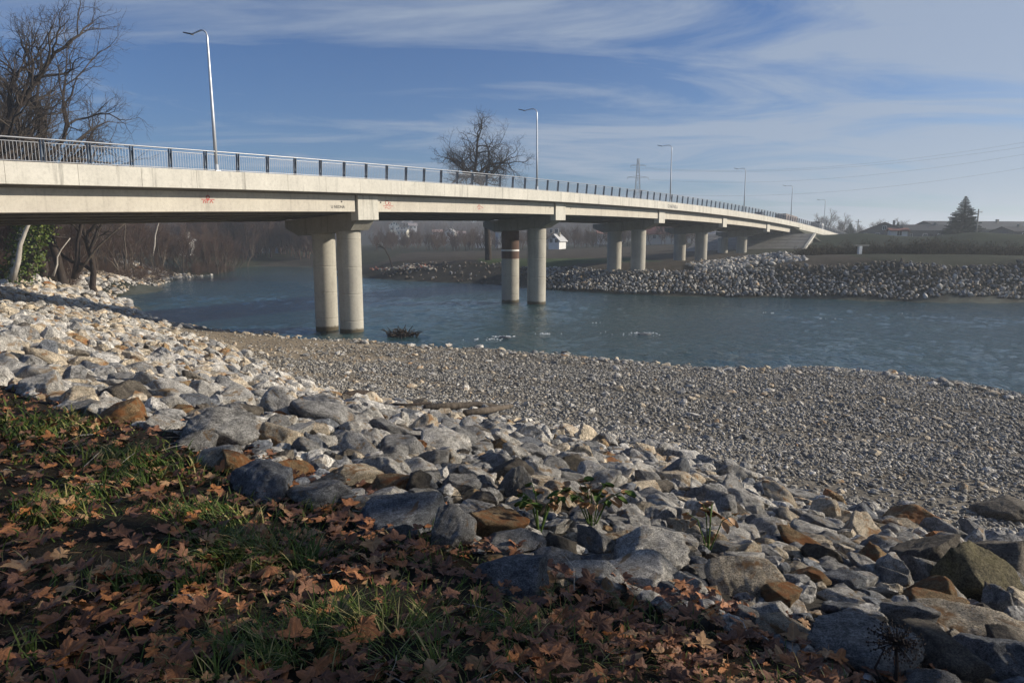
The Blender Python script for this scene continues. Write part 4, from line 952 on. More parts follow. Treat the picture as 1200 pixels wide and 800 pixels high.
# thicket along the upstream bank
g = np.random.default_rng(14)
desc = ['slender', 'bushy', 'low', 'thin', 'dense', 'crooked']
for i in range(92):
    u = i/91; px = -10+u*300+g.normal()*5; Y = 64+u**1.3*85+g.uniform(-3, 22); q = at(px, 318, Y)
    if dist_line([q.x], [q.y], WATER_NEAR)[0] < 2 or poly_in([q.x], [q.y], RIVER)[0]: q.x -= 8
    q.z = h1(q.x, q.y)-.1; k = int(g.integers(3))
    if poly_in([q.x], [q.y], RIVER)[0]: continue
    sc = g.uniform(.55, 1.0); side = 'left of the birch stem' if px < 178 else 'towards the river bend'
    put_tree('thicket_tree', T_mid[k], q, g.uniform(0, 6.28), sc, 'bare brown tree in the dense riverside thicket under the bridge, '+side, 'tree', 'riverside thicket trees '+side)
for i in range(110):
    u = g.random(); px = -10+u*305; Y = 58+u**1.3*84+g.uniform(0, 16); q = at(px, 320, Y)
    if poly_in([q.x], [q.y], RIVER)[0]: continue
    q.z = h1(q.x, q.y)-.2; put_tree('thicket_bush', T_bush[int(g.integers(2))], q, g.uniform(0, 6.28), g.uniform(.5, 1.0), ['low', 'spreading', 'upright'][i % 3]+' leafless brown bush at the foot of the riverside thicket', 'bush', 'bushes at the foot of the thicket')
# far woods on the hill and behind, too far to tell apart: one object
def far_wood():
    g = np.random.default_rng(15); P, Sx = [], []
    for (a0, a1, r0, r1, n, s0, s1) in ((-.40, .20, 430, 700, 1500, .8, 1.4), (-.62, -.30, 240, 520, 600, .8, 1.35), (-.20, .26, 205, 330, 330, .45, .8), (-.43, -.27, 185, 330, 420, .8, 1.5), (.2, .9, 330, 560, 330, .6, 1.0)):
        a = g.uniform(a0, a1, n); r_ = g.uniform(r0, r1, n); x, y = np.sin(a)*r_, np.cos(a)*r_; z = H(x, y); ok = z > -5.5; P.append(np.stack([x, y, z-.3], 1)[ok]); Sx.append(g.uniform(s0, s1, n)[ok])
    P = np.concatenate(P); s_ = np.concatenate(Sx); k = len(P)
    import bmesh
    ms = []
    for i in range(3):
        t_, c_ = T_mid[i]; bm = bmesh.new(); bm.from_mesh(t_); bm.from_mesh(c_); me = bpy.data.meshes.new('wood_tree'); bm.to_mesh(me); bm.free(); me.materials.append(M_twigr); ms.append(me)
    o = scatter('far_wood', P, np.stack([np.zeros(k), np.zeros(k), g.uniform(0, 6.28, k)], 1), np.stack([s_]*3, 1), g.integers(0, 3, k), ms)
    tag(o, 'hazy leafless woodland on the slopes beyond the far bank', 'wood', kind='stuff')
far_wood()
# conifers
def conifer(seed, h, r0):
    g = np.random.default_rng(seed); tr = MB().tube([(0,0,0),(0,0,h*.5),(0,0,h*.97)], [.28,.18,.04], 7).mesh('trunk', M_barkd, True)
    V, Fc, b, tone = [], [], 0, []
    z = h*.06
    while z < h*.99:
        rr = r0*(1-(z/h)**1.25)*g.uniform(.85, 1.12)+.1
        for k in range(int(9+rr*5)):
            a = g.uniform(0, 6.28); L = rr*g.uniform(.6, 1.12); dirv = np.array([math.cos(a), math.sin(a), 0]); sd = np.array([-math.sin(a), math.cos(a), 0])
            for q in range(3):
                t0, t1 = q/3., (q+1)/3.; c0 = np.array([0,0,z])+dirv*L*t0+np.array([0,0,-.28*L*t0+.25*L*t0*t0]); c1 = np.array([0,0,z])+dirv*L*t1+np.array([0,0,-.28*L*t1+.25*L*t1*t1])
                w0, w1 = .30*(1-t0*.6), .30*(1-t1*.85); dz = np.array([0,0,.12])
                V += [c0-sd*w0-dz, c0+sd*w0-dz, c1+sd*w1-dz, c1-sd*w1-dz, c0+dz, c1+dz*.5]; Fc += [(b,b+1,b+2),(b,b+2,b+3),(b,b+4,b+5),(b,b+5,b+3),(b+4,b+1,b+2),(b+4,b+2,b+5)]; b += 6
        z += .30
    return tr, mesh_np('crown', np.array(V), np.array(Fc), [M_fir])
q = at(1128, 273, 150); q.z = -.6
cf = conifer(3, 9.8, 4.6)
put_tree('conifer_tree', cf, (q.x, q.y, -.6), 0, 1.0, 'tall dark conifer behind the flood bank at the right', 'tree')
q = at(1052, 270, 190); put_tree('conifer_tree', cf, (q.x, q.y, -1), 1, .58, 'small pointed conifer rising behind the gabled house roof', 'tree')
q = at(996, 273, 230); put_tree('conifer_tree', cf, (q.x, q.y, -1), 2, .66, 'hazy bluish conifer between the bridge end and the gabled house', 'tree')
for px, Y, sc, lab in ((945,300,1.7,'faint grey bare tree just past the bridge end'),(961,310,1.9,'faint round bare tree right of the bridge end'),(979,300,1.6,'faint bare tree left of the hazy conifer'),(1028,230,1.05,'bare tree behind the left slope of the gabled roof'),(1044,235,1.15,'bare tree just left of the small pointed conifer'),(1068,235,.9,'low bare tree above the long roof'),(1098,225,.85,'small round bare tree left of the tall conifer'),(1180,225,.5,'tiny bare tree above the low shed roof')):
    q = at(px, 275, Y); put_tree('distant_tree', T_mid[int(px) % 3], (q.x, q.y, -1), px*.7, (sc*1.25, sc*1.25, sc*.72), lab, 'tree', 'distant bare trees behind the flood bank')
# slanting dead tree and debris heap on the far bank
q = at(460, 306, 126); dz_ = h1(q.x, q.y); d_ = tag(empty('dead_tree', (q.x, q.y, dz_)), 'thin dead tree bending left over the far bank below the deck', 'tree')
MB().tube([(0,0,-.2),(-.6,0,1.8),(-1.4,0,3.3),(-2.4,0,4.1)], [.16,.13,.10,.06], 6).build('trunk', M_barkd, d_)
mb = MB(); g = np.random.default_rng(4)
for i in range(34):
    t_ = g.random(); c = Vector((-1.4-t_*1.4, 0, 3.2+t_)); e = c+Vector((g.normal()*.9-.4, g.normal()*.6, g.normal()*.7+.2)); mb.tube([c, (c+e)/2+Vector((0,0,.1)), e], [.03,.02,.01], 3, cap=False)
mb.build('crown', M_twig, d_)
q = at(487, 305, 120); q.z = h1(q.x, q.y); hp_ = MB(); g = np.random.default_rng(6)
for i in range(150):
    r_ = abs(g.normal())*3.0; x_ = g.normal()*3.2; y_ = g.normal()*1.4; z_ = max(0, 1.2-abs(x_)*.22-abs(y_)*.2)*g.random()+.15; e = Euler((g.normal()*.5, g.normal()*.5, g.uniform(0, 6.28))).to_matrix(); L = g.uniform(.3, 1.1); t_ = g.uniform(.08, .3)
    P_ = [Vector((x_, y_, z_))+e@Vector(v_) for v_ in ((-L/2,-t_/2,-t_/3),(L/2,-t_/2,-t_/3),(L/2,t_/2,-t_/3),(-L/2,t_/2,-t_/3),(-L/2,-t_/2,t_/3),(L/2,-t_/2,t_/3),(L/2,t_/2,t_/3),(-L/2,t_/2,t_/3))]; hp_.hexa(P_, int(g.integers(3)))
o = hp_.build('debris_heap', [mat('broken_brick', (.22,.10,.07), .9), M_barkp, M_conc2]); o.location = q; tag(o, 'heap of broken brick and pale debris on the far bank seen under the first span', 'debris', kind='stuff')
# scrub on the terrace right of the bridge
def scrub(px, Y, w, h, seed, lab, m=None):
    q = at(px, 290, Y); q.z = h1(q.x, q.y)-.1; g = np.random.default_rng(seed); n = int(900*w/3); c = g.normal(0, 1, (n, 3)); c /= np.maximum(np.linalg.norm(c, axis=1)[:, None], .8); c *= np.array([w/2, w/3, h])*g.uniform(.5, 1, (n, 1)); c[:, 2] = np.abs(c[:, 2])*(1+.3*np.sin(c[:, 0]*2))
    s_ = g.uniform(.05, .16, n); a1 = g.normal(size=(n, 3)); a1[:, 2] += 1.0; a1 /= np.linalg.norm(a1, axis=1)[:, None]; a2 = np.cross(a1, g.normal(size=(n, 3))); a2 /= np.linalg.norm(a2, axis=1)[:, None]
    V = np.stack([c-a1*s_[:, None]*2.2, c+a2*s_[:, None]*.35, c+a1*s_[:, None]*2.2], 1).reshape(-1, 3)
    me = mesh_np('foliage', V, np.arange(3*n).reshape(-1, 3), [m or M_bushdry]); set_attr(me, 'tone', 'FLOAT', 'POINT', np.repeat(g.random(n), 3).astype(np.float32))
    r_ = empty('scrub_bush', q); link('foliage', me, r_); link('branches', T_bush[seed % 2][0], r_, (0, 0, 0), None, (.4*h,)*3)
    return tag(r_, lab, 'bush', 'scrub on the far terrace')
for i, (px, Y, w, h) in enumerate([(950,99,6,1.5),(963,104,7,1.8),(985,105,7,1.9),(1010,104,7,2.0),(1040,101,7,2.2),(1085,99,7,2.4),(1110,99,7,2.1),(1130,98,7,1.9),(1155,98,7,1.7),(1178,97,7,1.6),(1200,96,7,1.5),(975,100,6,1.1),(1000,98,5,1.2),(1022,97,6,1.0),(1048,96,6,1.3),(1072,95,7,1.9),(1092,94,8,2.1),(1118,95,6,1.5),(1142,94,5,1.1),(1165,93,5,1.0),(1186,93,5,.9),(1100,101,8,1.6),(1060,103,8,1.3),(955,108,6,.9),(1030,106,8,1.0)]):
    scrub(px, Y, w, h, i, ['low dry brown bush', 'dark brown scrub bush', 'dense dry thicket clump'][i % 3]+' on the far terrace, '+('near the bridge ramp' if px < 1010 else ('around the white signpost' if px < 1060 else ('in front of the tall conifer' if px < 1125 else 'near the right border'))))
# shade tree on the bank right behind the camera: its crown keeps the foreground grass in shadow
def shade_tree():
    q = (21.8, 2.8, h1(21.8, 2.8)-.1); r_ = tag(empty('plane_tree', q), 'big plane tree with brown leaves on the river bank, right of the view', 'tree')
    sg = grow_tree(77, 26, .5, 4, .8, .35, .2, (8, 6, 5), .62, .12); cc = np.array([0, 0, 15.0-q[2]]); sg = [e for e in sg if e[0] == 0 or (np.linalg.norm(e[2]-cc) < 7.2 and np.linalg.norm(e[1]-cc) < 7.2)]; link('trunk', seg_mesh('trunk', sg, M_bark), r_)
    g = np.random.default_rng(78); n = 16000; c = g.normal(size=(n, 3)); c /= np.linalg.norm(c, axis=1)[:, None]; c *= 8.9*g.random(n)[:, None]**.36
    c *= (1+.10*np.sin(c[:, [1]]*1.1)*np.cos(c[:, [2]]*1.3)); c += np.array([0, 0, 15.3-q[2]]); s_ = g.uniform(.10, .22, n)
    a1 = g.normal(size=(n, 3)); a1 /= np.linalg.norm(a1, axis=1)[:, None]; a2 = np.cross(a1, g.normal(size=(n, 3))); a2 /= np.linalg.norm(a2, axis=1)[:, None]
    V = np.stack([c-a1*s_[:, None], c+a2*s_[:, None], c+a1*s_[:, None], c-a2*s_[:, None]], 1).reshape(-1, 3); me = mesh_np('crown', V, np.arange(4*n).reshape(-1, 4), [M_leafmats[0]]); link('crown', me, r_)
shade_tree()

# ------------------------------------------------------------------ far side: slope paving, ramp fill, houses, pylon
def paved_slope():
    A = at(937, 296, 137); A.z = -2.9; w_ = Vector((-math.cos(BA), math.sin(BA), 0)); hdir = Vector((math.sin(BA), math.cos(BA), 0))
    root = tag(empty('paved_slope', A), 'grey paved cone slope under the bridge end', 'slope')
    top_off = hdir*12.5+Vector((0, 0, 4.0)); nu, nv = 12, 6; L = 24.0; m = concrete('paving_slabs', (.20,.19,.175), (.155,.15,.14), dirt=.2); core = MB()
    core.hexa([Vector((0,0,-1.5)), w_*L+Vector((0,0,-1.5)), w_*L+top_off*1.0+hdir*6-Vector((0,0,6)), top_off+hdir*6-Vector((0,0,6)), Vector((0,0,-.05)), w_*L+Vector((0,0,-.05)), w_*L+top_off-Vector((0,0,.05)), top_off-Vector((0,0,.05))]); core.build('slope_core', mat('slope_mortar', (.14,.135,.12), .95), root)
    n_ = w_.cross(top_off).normalized(); n_ = n_ if n_.z > 0 else -n_
    for i in range(nu):
        for j in range(nv):
            u0, u1, v0, v1 = (i+.02)/nu, (i+.98)/nu, (j+.03)/nv, (j+.97)/nv; b_ = [w_*L*u+top_off*v for u, v in ((u0,v0),(u1,v0),(u1,v1),(u0,v1))]
            mb = MB(); mb.hexa([p_-n_*.03 for p_ in b_]+[p_+n_*.04 for p_ in b_]); mb.build('slab', m, root)
    e = MB(); e.hexa([Vector((0,0,-.3))-w_*.45, Vector((0,0,-.3)), top_off+Vector((0,0,-.3)), top_off-w_*.45+Vector((0,0,-.3)), -w_*.45+n_*.14, n_*.14, top_off+n_*.14, top_off-w_*.45+n_*.14]); e.build('edge_strip', M_conc, root)
paved_slope()
def ramp_fill():
    mb = MB(); prev = None; st = [S_END-3+i*6 for i in range(14)]; rows = []
    for i, s_ in enumerate(st):
        za = B(s_, .5, -1.0); zb = B(s_, DW-.4, -1.0); drop = max(.3, za.z+3.0); w0 = -drop*1.6
        rows.append([B(s_, w0, -1.0-drop), za, zb, B(s_, DW-.4+drop*1.6, -1.0-drop)])
    vs = [v for r_ in rows for v in r_]; fs = [(i*4+j, i*4+j+1, i*4+j+5, i*4+j+4) for i in range(len(rows)-1) for j in range(3)]+[(0, 3, 2, 1)]
    mb.add(vs, fs); m = mat('embankment_turf', (.05,.058,.03), .95); t = NT(m); n = t.noise(t.coord('Object', False), 1.2, 6, .7); t.color(t.ramp(n, [(.3, (.035,.04,.022)), (.7, (.075,.07,.045))]))
    tag(mb.build('road_embankment', m), kind='structure')
ramp_fill()
def win(parent, x, z, y, w_=.9, h_=1.1):
    f = MB(); f.box(x-w_/2-.06, x+w_/2+.06, y-.06, y, z-.06, z+h_+.06); fo = f.build('window', M_white, parent)
    p_ = MB(); p_.box(x-w_/2, x-.02, y-.075, y-.062, z, z+h_); p_.box(x+.02, x+w_/2, y-.075, y-.062, z, z+h_); p_.build('pane', M_pane, fo)
M_pane = mat('window_glass', (.03,.04,.05), .1, spec=.6)
def plaster(name, c): return concrete(name, c, tuple(x*.85 for x in c), dirt=.15)
def tiles(name, c):
    m = mat(name, c, .85); t = NT(m); co = t.coord('Object', False); w = t.node('ShaderNodeTexWave'); w.inputs['Scale'].default_value = 2.2; w.inputs['Distortion'].default_value = .3; t.L.new(co, w.inputs[0]); n = t.noise(co, 3, 5, .6)
    t.color(t.mix(1.0, t.mix(n, c, tuple(x*.6 for x in c)), t.ramp(w.outputs['Fac'], [(0, .75), (1, 1.1)]), 'MULTIPLY')); t.normal(t.bump(w.outputs['Fac'], .4, .05)); return m
def house(px, py, Y, W_, D_, Hw, Hr, wallc, roofc, rz, lab, nwin=3, floors=1, ridge='x', cat='house', zg=None):
    """px,py: middle of the foot of the front wall"""
    p = at(px, py, Y); z = p.z if zg is None else zg; r_ = tag(empty('house', (p.x, p.y, z), rz), lab, cat); wm_ = plaster('plaster', wallc); rm_ = tiles('roof_tiles', roofc)
    mb = MB(); o_ = .45
    if ridge == 'x':
        mb.box(-W_/2, W_/2, 0, D_, -2.5, Hw); mb.add([(-W_/2,0,Hw),(-W_/2,D_,Hw),(-W_/2,D_/2,Hw+Hr),(W_/2,0,Hw),(W_/2,D_,Hw),(W_/2,D_/2,Hw+Hr)], [(0,1,2),(3,5,4)]); mb.build('wall', wm_, r_)
        rf = MB(); k = Hr/(D_/2); 
        for sg, y0 in ((1, 0), (-1, D_)):
            ya, yb = y0-sg*o_, D_/2; za, zb = Hw-k*o_, Hw+Hr; rf.hexa([(-W_/2-o_,ya,za),(W_/2+o_,ya,za),(W_/2+o_,yb,zb),(-W_/2-o_,yb,zb),(-W_/2-o_,ya,za+.18),(W_/2+o_,ya,za+.18),(W_/2+o_,yb,zb+.18),(-W_/2-o_,yb,zb+.18)])
    else:
        mb.box(-W_/2, W_/2, 0, D_, -2.5, Hw); mb.add([(-W_/2,0,Hw),(W_/2,0,Hw),(0,0,Hw+Hr),(-W_/2,D_,Hw),(W_/2,D_,Hw),(0,D_,Hw+Hr)], [(0,1,2),(3,5,4)]); mb.build('wall', wm_, r_)
        rf = MB(); k = Hr/(W_/2)
        for sg in (1, -1):
            xa, xb = sg*(W_/2+o_), 0; za, zb = Hw-k*o_, Hw+Hr; rf.hexa([(xa,-o_,za),(xb,-o_,zb),(xb,D_+o_,zb),(xa,D_+o_,za),(xa,-o_,za+.18),(xb,-o_,zb+.18),(xb,D_+o_,zb+.18),(xa,D_+o_,za+.18)])
        win(r_, 0, Hw+Hr*.3, 0, .9, .9)
    ro_ = rf.build('roof', rm_, r_); ch = MB(); ch.box(W_*.2-.3, W_*.2+.3, D_*.4, D_*.4+.6, Hw+Hr*.3, Hw+Hr+.7); ch.build('chimney', M_conc2, ro_)
    for f_ in range(floors):
        for i in range(nwin): win(r_, -W_/2+W_*(i+.5)/nwin, .9+2.8*f_, 0)
    return r_
# behind the flood bank on the right
house(1036,275,185,12,10,2.2,2.6,(.13,.12,.12),(.10,.06,.05),R(-25),'low house with a broad gabled dark roof behind the flood bank',4,1,'y',zg=-.5)
house(1054,274,150,3.2,3,2,0.4,(.75,.72,.66),(.3,.12,.09),R(-15),'tiny white shed wall with a reddish lintel right of the gabled house',1,1,zg=-.2)
house(1084,275,185,18,9,2.8,1.5,(.09,.09,.10),(.05,.055,.065),R(-12),'long low dark roofed building left of the tall conifer',5,1,zg=-.6)
house(1165,276,190,32,14,3.4,2.2,(.10,.11,.12),(.075,.08,.09),R(10),'wide shallow roofed shed right of the tall conifer',6,1,zg=-.8)
house(1200,275,165,6,6,2.4,1,(.10,.10,.11),(.05,.05,.06),R(10),'small dark roofed hut at the right border',1,1,zg=-.6)
# seen through the openings under the deck
house(649,288,200,3.3,5.6,1.61,1.61,(.72,.72,.70),(.62,.62,.62),R(-25),'white gabled house peeping out beside the second column pair',2,2,'y')
house(594,281,215,5.6,5.6,2.48,1.61,(.7,.7,.68),(.35,.33,.32),R(10),'white house half hidden behind the spreading tree trunk',2,1)
house(772,283,215,11.2,7.2,2.4,2.08,(.62,.57,.50),(.26,.09,.07),R(-20),'long cream house with a red tiled roof between third and fourth piers',4,1)
house(711,283,330,8.8,6.4,2.56,2.4,(.42,.36,.36),(.25,.12,.10),R(15),'brownish house left of the third column pair',3,1)
house(708,278,240,4,4,1.28,0.96,(.75,.72,.68),(.4,.2,.15),0,'small white outbuilding left of the third column pair',1,1)
house(810,281,240,7.2,5.6,2.24,1.6,(.7,.62,.52),(.30,.11,.08),R(-15),'cream house with red roof between the fourth pier columns',2,1)
house(836,283,260,7.2,5.6,2.08,1.44,(.7,.7,.7),(.3,.3,.32),R(-10),'white low house right of the fourth column pair',2,1)
house(462,271,420,6.2,5.6,3.72,2.11,(.78,.74,.64),(.40,.38,.38),R(10),'tall cream house on the hazy hill, leftmost of the hill houses',2,2,'y')
house(471,276,400,5.6,5,2.73,1.49,(.72,.69,.58),(.3,.3,.3),R(-10),'pale yellow house just below the tall cream hill house',3,2)
house(477,266,470,6.2,5,2.6,1.49,(.74,.74,.74),(.3,.28,.28),R(0),'white house at the top of the hazy hill',3,1)
house(484,269,440,5,5,2.48,1.61,(.74,.72,.7),(.35,.3,.3),R(15),'white house right of the hilltop house',2,1)
house(513,276,380,5,5,1.86,1.36,(.5,.46,.44),(.34,.22,.19),R(12),'dull grey house with a reddish roof on the lower hill',2,1)
house(527,277,370,5,5,2.23,1.61,(.76,.74,.72),(.42,.4,.4),R(-12),'small white house standing alone on the lower hill',2,1,'y')
house(541,277,390,4.3,4.3,1.61,1.24,(.5,.45,.44),(.36,.24,.21),R(5),'small brownish house right of the lone white hill house',2,1)
house(565,286,250,4.8,4.8,2.08,1.28,(.74,.72,.68),(.4,.36,.34),R(-10),'little white cottage left of the spreading tree trunk',2,1)
house(337,289,330,7.2,6.4,2.72,2.08,(.55,.42,.38),(.36,.16,.11),R(20),'pinkish house among blue trees at the river bend',2,1,'y')
house(347,275,380,7.4,5.6,2.11,1.86,(.6,.48,.42),(.40,.20,.15),R(-10),'house with a wide reddish roof above the river bend',3,1)
house(216,288,165,2.4,4,1.6,1,(.78,.78,.76),(.5,.5,.5),R(10),'white cottage glimpsed through the riverside thicket',1,1,'y')
# pylon, wires, poles
M_gal = mat('pylon_steel', (.30,.31,.32), .6, .4)
def pylon(px, Y, ptop, pbase, lab):
    a = at(px, pbase, Y); t_ = at(px, ptop, Y); a.z = -2; Ht = t_.z-a.z; r_ = tag(empty('power_pylon', a), lab, 'pylon'); mb = MB()
    def wd(z): return 3.4*(1-z/Ht)**1.3+.55
    zz = [0, .18, .34, .48, .6, .7, .8, .9, 1]; corners = lambda z: [(sx*wd(z)/1, sy*wd(z)/1, z) for sx, sy in ((-1,-1),(1,-1),(1,1),(-1,1))]
    for z0, z1 in zip(zz[:-1], zz[1:]):
        c0, c1 = corners(z0*Ht), corners(z1*Ht*.999)
        for i in range(4):
            mb.tube([c0[i], c1[i]], .13, 4, cap=False); mb.tube([c0[i], c1[(i+1) % 4]], .08, 3, cap=False); mb.tube([c0[(i+1) % 4], c1[i]], .08, 3, cap=False); mb.tube([c1[i], c1[(i+1) % 4]], .08, 3, cap=False)
    mb.build('lattice_tower', M_gal, r_)
    for f_, w_ in ((.62, 5.4), (.78, 6.4), (.92, 4.6)):
        ar = MB()
        for sx in (-1, 1): ar.tube([(0,0,f_*Ht+.8),(sx*w_,0,f_*Ht)], .1, 4); ar.tube([(0,0,f_*Ht-.3),(sx*w_,0,f_*Ht)], .1, 4); ar.tube([(sx*w_,0,f_*Ht),(sx*w_,0,f_*Ht-1.3)], .09, 4)
        ar.build('cross_arm', M_gal, r_)
    return a, Ht
pa, pH = pylon(746, 430, 186, 262, 'hazy lattice power pylon rising above the bridge railing')
ends = [(1240,160,.92,1),(1240,166,.92,-1),(1240,174,.78,1),(1240,190,.62,1)]
labs = ['topmost power cable sagging across the hazy sky at right', 'second power cable from the top at right', 'third power cable down, crossing above the distant conifer', 'lowest power cable crossing the sky above the houses']
for (ex, ey, f_, sx), lb in zip(ends, labs):
    w_ = {.62: 5.4, .78: 6.4, .92: 4.6}[f_]; a = pa+Vector((sx*w_, 0, f_*pH-1.3)); b = at(ex, ey, 300); P_ = []
    for i in range(25):
        t_ = i/24; q = a.lerp(b, t_); q.z -= 4*6.5*t_*(1-t_); P_.append(q)
    o = MB().tube([q-a for q in P_], .035, 4, cap=False).build('power_cable', mat('cable', (.10,.10,.11), .6)); o.location = a; tag(o, lb, 'cable', 'power cables from the pylon')
def pole(px, ytop, Y, lab, arm=True):
    t_ = at(px, ytop, Y); z = -.8; r_ = tag(empty('utility_pole', (t_.x, t_.y, z)), lab, 'pole'); h = t_.z-z; MB().tube([(0,0,0),(0,0,h)], [.16,.11], 8).build('mast', M_conc2, r_, True)
    if arm: MB().tube([(-.8,0,h-.6),(.8,0,h-.6)], .06, 4).build('cross_arm', M_gal, r_)
    mb = MB()
    for x in (-.7, 0, .7): mb.tube([(x,0,h-.55),(x,0,h-.3)], .05, 6)
    mb.build('insulator', M_white, r_)
pole(1147, 245, 138, 'concrete utility pole right of the tall conifer'); pole(1006, 257, 175, 'thin dark pole left of the gabled house'); pole(1114, 262, 165, 'small pale pole left of the tall conifer')
# white marks on the terrace and flood bank path
p = at(1008, 300, 96); p.z = h1(p.x, p.y); r_ = tag(empty('white_barrier', p, R(10)), 'low white concrete barrier standing on the scrubby terrace', 'barrier')
mb = MB(); mb.box(-.35,.1,-.2,.2,0,1.1); mb.build('post', M_white, r_); mb = MB(); mb.box(-.9,1.2,-.14,.14,1.1,1.3); mb.build('beam', M_conc2, r_)
p = at(1115, 293, 104); p.z = h1(p.x, p.y); r_ = tag(empty('white_marker', p), 'small white marker box left of the path on the flood bank', 'marker'); mb = MB(); mb.box(-.35,.35,-.2,.2,0,1.0); mb.build('body', M_white, r_); mb = MB(); mb.box(-.42,.42,-.26,.26,1.0,1.1); mb.build('cap', M_conc, r_)
def path():
    L_ = [(1100,284,112),(1130,281,112),(1160,277,110),(1200,272.5,107),(1260,269,104)]
    vs, fs = [], []
    ps = []
    for px, py, Y in L_:
        q = at(px, py, Y); ps.append(q)
    W2 = .8; 
    dense = []
    for a, b in zip(ps[:-1], ps[1:]):
        for i in range(8): dense.append(a.lerp(b, i/8))
    for i, q in enumerate(dense[:-1]):
        d = (dense[i+1]-q); d.z = 0; d.normalize(); n_ = Vector((-d.y, d.x, 0))*W2
        for s_ in (-1, -.33, .33, 1): v = q+n_*s_; vs.append((v.x, v.y, h1(v.x, v.y)+.05))
    fs = [(i*4+j, i*4+j+1, i*4+j+5, i*4+j+4) for i in range(len(dense)-2) for j in range(3)]
    me = bpy.data.meshes.new('footpath'); me.from_pydata(vs, [], fs); me.materials.append(mat('trodden_path', (.17,.15,.12), .95)); tag(link('footpath', me), kind='structure')
path()
# vehicles on the bridge
M_tyre = mat('tyre', (.015,.015,.015), .8)
def wheels(r_, xs, y, rad):
    for x in xs:
        for sg in (-1, 1):
            w_ = MB().tube([(x, sg*y-.11, rad), (x, sg*y+.11, rad)], rad, 16).build('wheel', M_tyre, r_, False); MB().tube([(x, sg*(y+.112)-.01, rad), (x, sg*(y+.112)+.01, rad)], rad*.55, 12).build('rim', M_gal, w_)
def on_deck(name, sidx, w, lab, cat):
    p = B(sidx, w, -.155); r_ = empty(name, p, math.pi/2-BA-BK*sidx); r_.rotation_euler[1] = -math.atan(Z1+2*Z2*sidx); return tag(r_, lab, cat)
def car(r_, body_c):
    bm_ = mat('car_paint', body_c, .3, .2, .6); mb = MB(); mb.prism([(-2.1,.32),(2.1,.32),(2.15,.75),(1.2,.95),(-1.5,.98),(-2.15,.85)], -.85, .85); mb.build('body', bm_, r_)
    mb = MB(); mb.prism([(-1.45,.98),(1.1,.95),(.45,1.42),(-1.0,1.45)], -.72, .72); mb.build('cabin', M_pane, r_); mb = MB(); mb.prism([(-1.0,1.452),(.45,1.422),(.4,1.47),(-.95,1.5)], -.70, .70); mb.build('roof', bm_, r_); wheels(r_, (-1.3, 1.3), .78, .32)
s_car = s_of_px(908); car(on_deck('car', s_car, 2.9, 'dark car whose roof shows above the railing near the bridge end', 'car'), (.02,.02,.025))
def lorry(r_, cab_c, box_c, L_):
    cm = mat('cab_paint', cab_c, .4); bm_ = mat('cargo_paint', box_c, .6)
    mb = MB(); mb.prism([(-.1,.6),(1.8,.6),(1.9,1.4),(1.55,2.5),(-.1,2.55)], -1.05, 1.05); mb.build('cab', cm, r_); mb = MB(); mb.prism([(1.86,1.45),(1.90,1.45),(1.62,2.35),(1.58,2.35)], -.95, .95); mb.build('windscreen', M_pane, r_)
    mb = MB(); mb.box(-L_,-.25,-1.1,1.1,1.0,2.75); mb.build('cargo_box', bm_, r_); mb = MB(); mb.box(-L_,1.6,-.5,.5,.5,.98); mb.build('chassis', M_black, r_); wheels(r_, (1.0, -L_+1.0, -L_+2.2), .95, .45)
lorry(on_deck('truck', s_of_px(966)+8, 3.2, 'small truck with a white cab and dark cargo box leaving the bridge', 'truck'), (.8,.8,.8), (.06,.075,.10), 3.6)
lorry(on_deck('truck', s_of_px(948)+4, 4.6, 'long brownish lorry low behind the railing at the bridge end', 'truck'), (.25,.26,.28), (.20,.15,.13), 11)

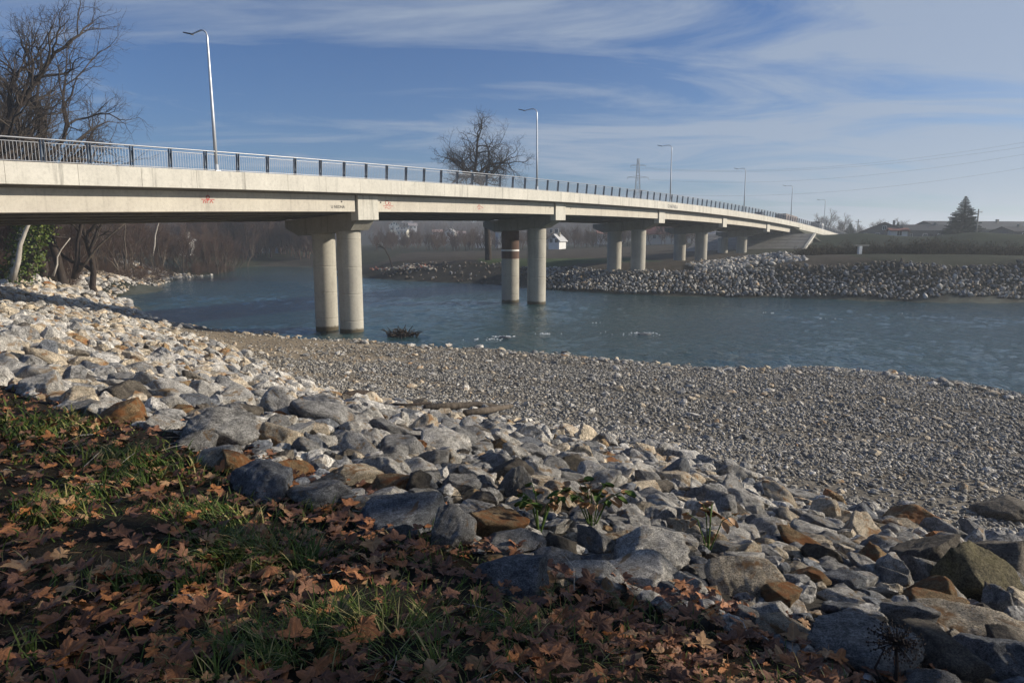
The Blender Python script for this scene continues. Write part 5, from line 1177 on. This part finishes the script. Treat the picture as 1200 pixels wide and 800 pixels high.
# river details: snag, foam
p = atz(470, 393, ZW); r_ = tag(empty('river_snag', p), 'dark tangle of branches stranded in the shallows beside the columns', 'driftwood'); mb = MB(); g = np.random.default_rng(19)
for i in range(90):
    a = Vector((g.normal()*.42, g.normal()*.3, -.1)); e = a+Vector((g.normal()*.5, g.normal()*.3, abs(g.normal())*.35+.1)); mb.tube([a, (a+e)/2+Vector((0,0,.12)), e], [.05,.04,.02], 4, cap=False)
mb.build('branches', M_barkd, r_); o = link('root_clump', MID[3], r_, (0,0,0), None, (.75,.5,.34)); set_mat(o, M_barkd)
M_foam = mat('white_foam', (.75,.78,.8), .5)
def foam():
    g = np.random.default_rng(20); P = []
    for (px, py, sx_, n) in ((592,394,.35,60),(578,397,.9,18),(756,390,.35,50),(738,391,1.3,20),(640,391,.4,14),(1065,367,.6,10),(960,373,.5,8),(905,366,.4,6),(700,378,.3,4)):
        c = atz(px, py, ZW)
        for _ in range(n): P.append((c.x+g.normal()*sx_, c.y+g.normal()*min(sx_*.35, 3), g.uniform(.02, .07)))
    mb = MB()
    for x, y, r_ in P:
        k = 6; ring = [(x+r_*1.8*math.cos(t*math.pi/3)*g.uniform(.6, 1.3), y+r_*math.sin(t*math.pi/3), ZW-.01) for t in range(6)]; mb.add(ring+[(x, y, ZW+r_*.55)], [(t, (t+1) % 6, 6) for t in range(6)])
    tag(mb.build('river_foam', M_foam, None, True), 'flecks of white foam breaking on the river surface', 'foam', kind='stuff')
foam()
for px, py, lab in ((593,396,'dark boulder breaking the water with white foam around it'),(757,392,'half sunken rock under a small white wave')):
    p = atz(px, py, ZW); o = link('river_rock', MID[5], None, (p.x, p.y, ZW-.05), (0, 0, px), (.55, .45, .25)); set_mat(o, ROCK['slate']); tag(o, lab, 'rock')

# ------------------------------------------------------------------ haze
HAZE = 0.0007
if HAZE:
    mb = MB(); mb.box(-2600, 2600, -900, 4200, -12, 48); o = mb.build('haze', []); m = bpy.data.materials.new('haze_air'); m.use_nodes = True; n = m.node_tree.nodes; n.clear()
    v = n.new('ShaderNodeVolumePrincipled'); v.inputs['Density'].default_value = HAZE; v.inputs['Color'].default_value = (.84,.92,1,1); v.inputs['Anisotropy'].default_value = .25; out = n.new('ShaderNodeOutputMaterial'); m.node_tree.links.new(v.outputs[0], out.inputs['Volume'])
    o.data.materials.clear(); o.data.materials.append(m); tag(o, kind='stuff')
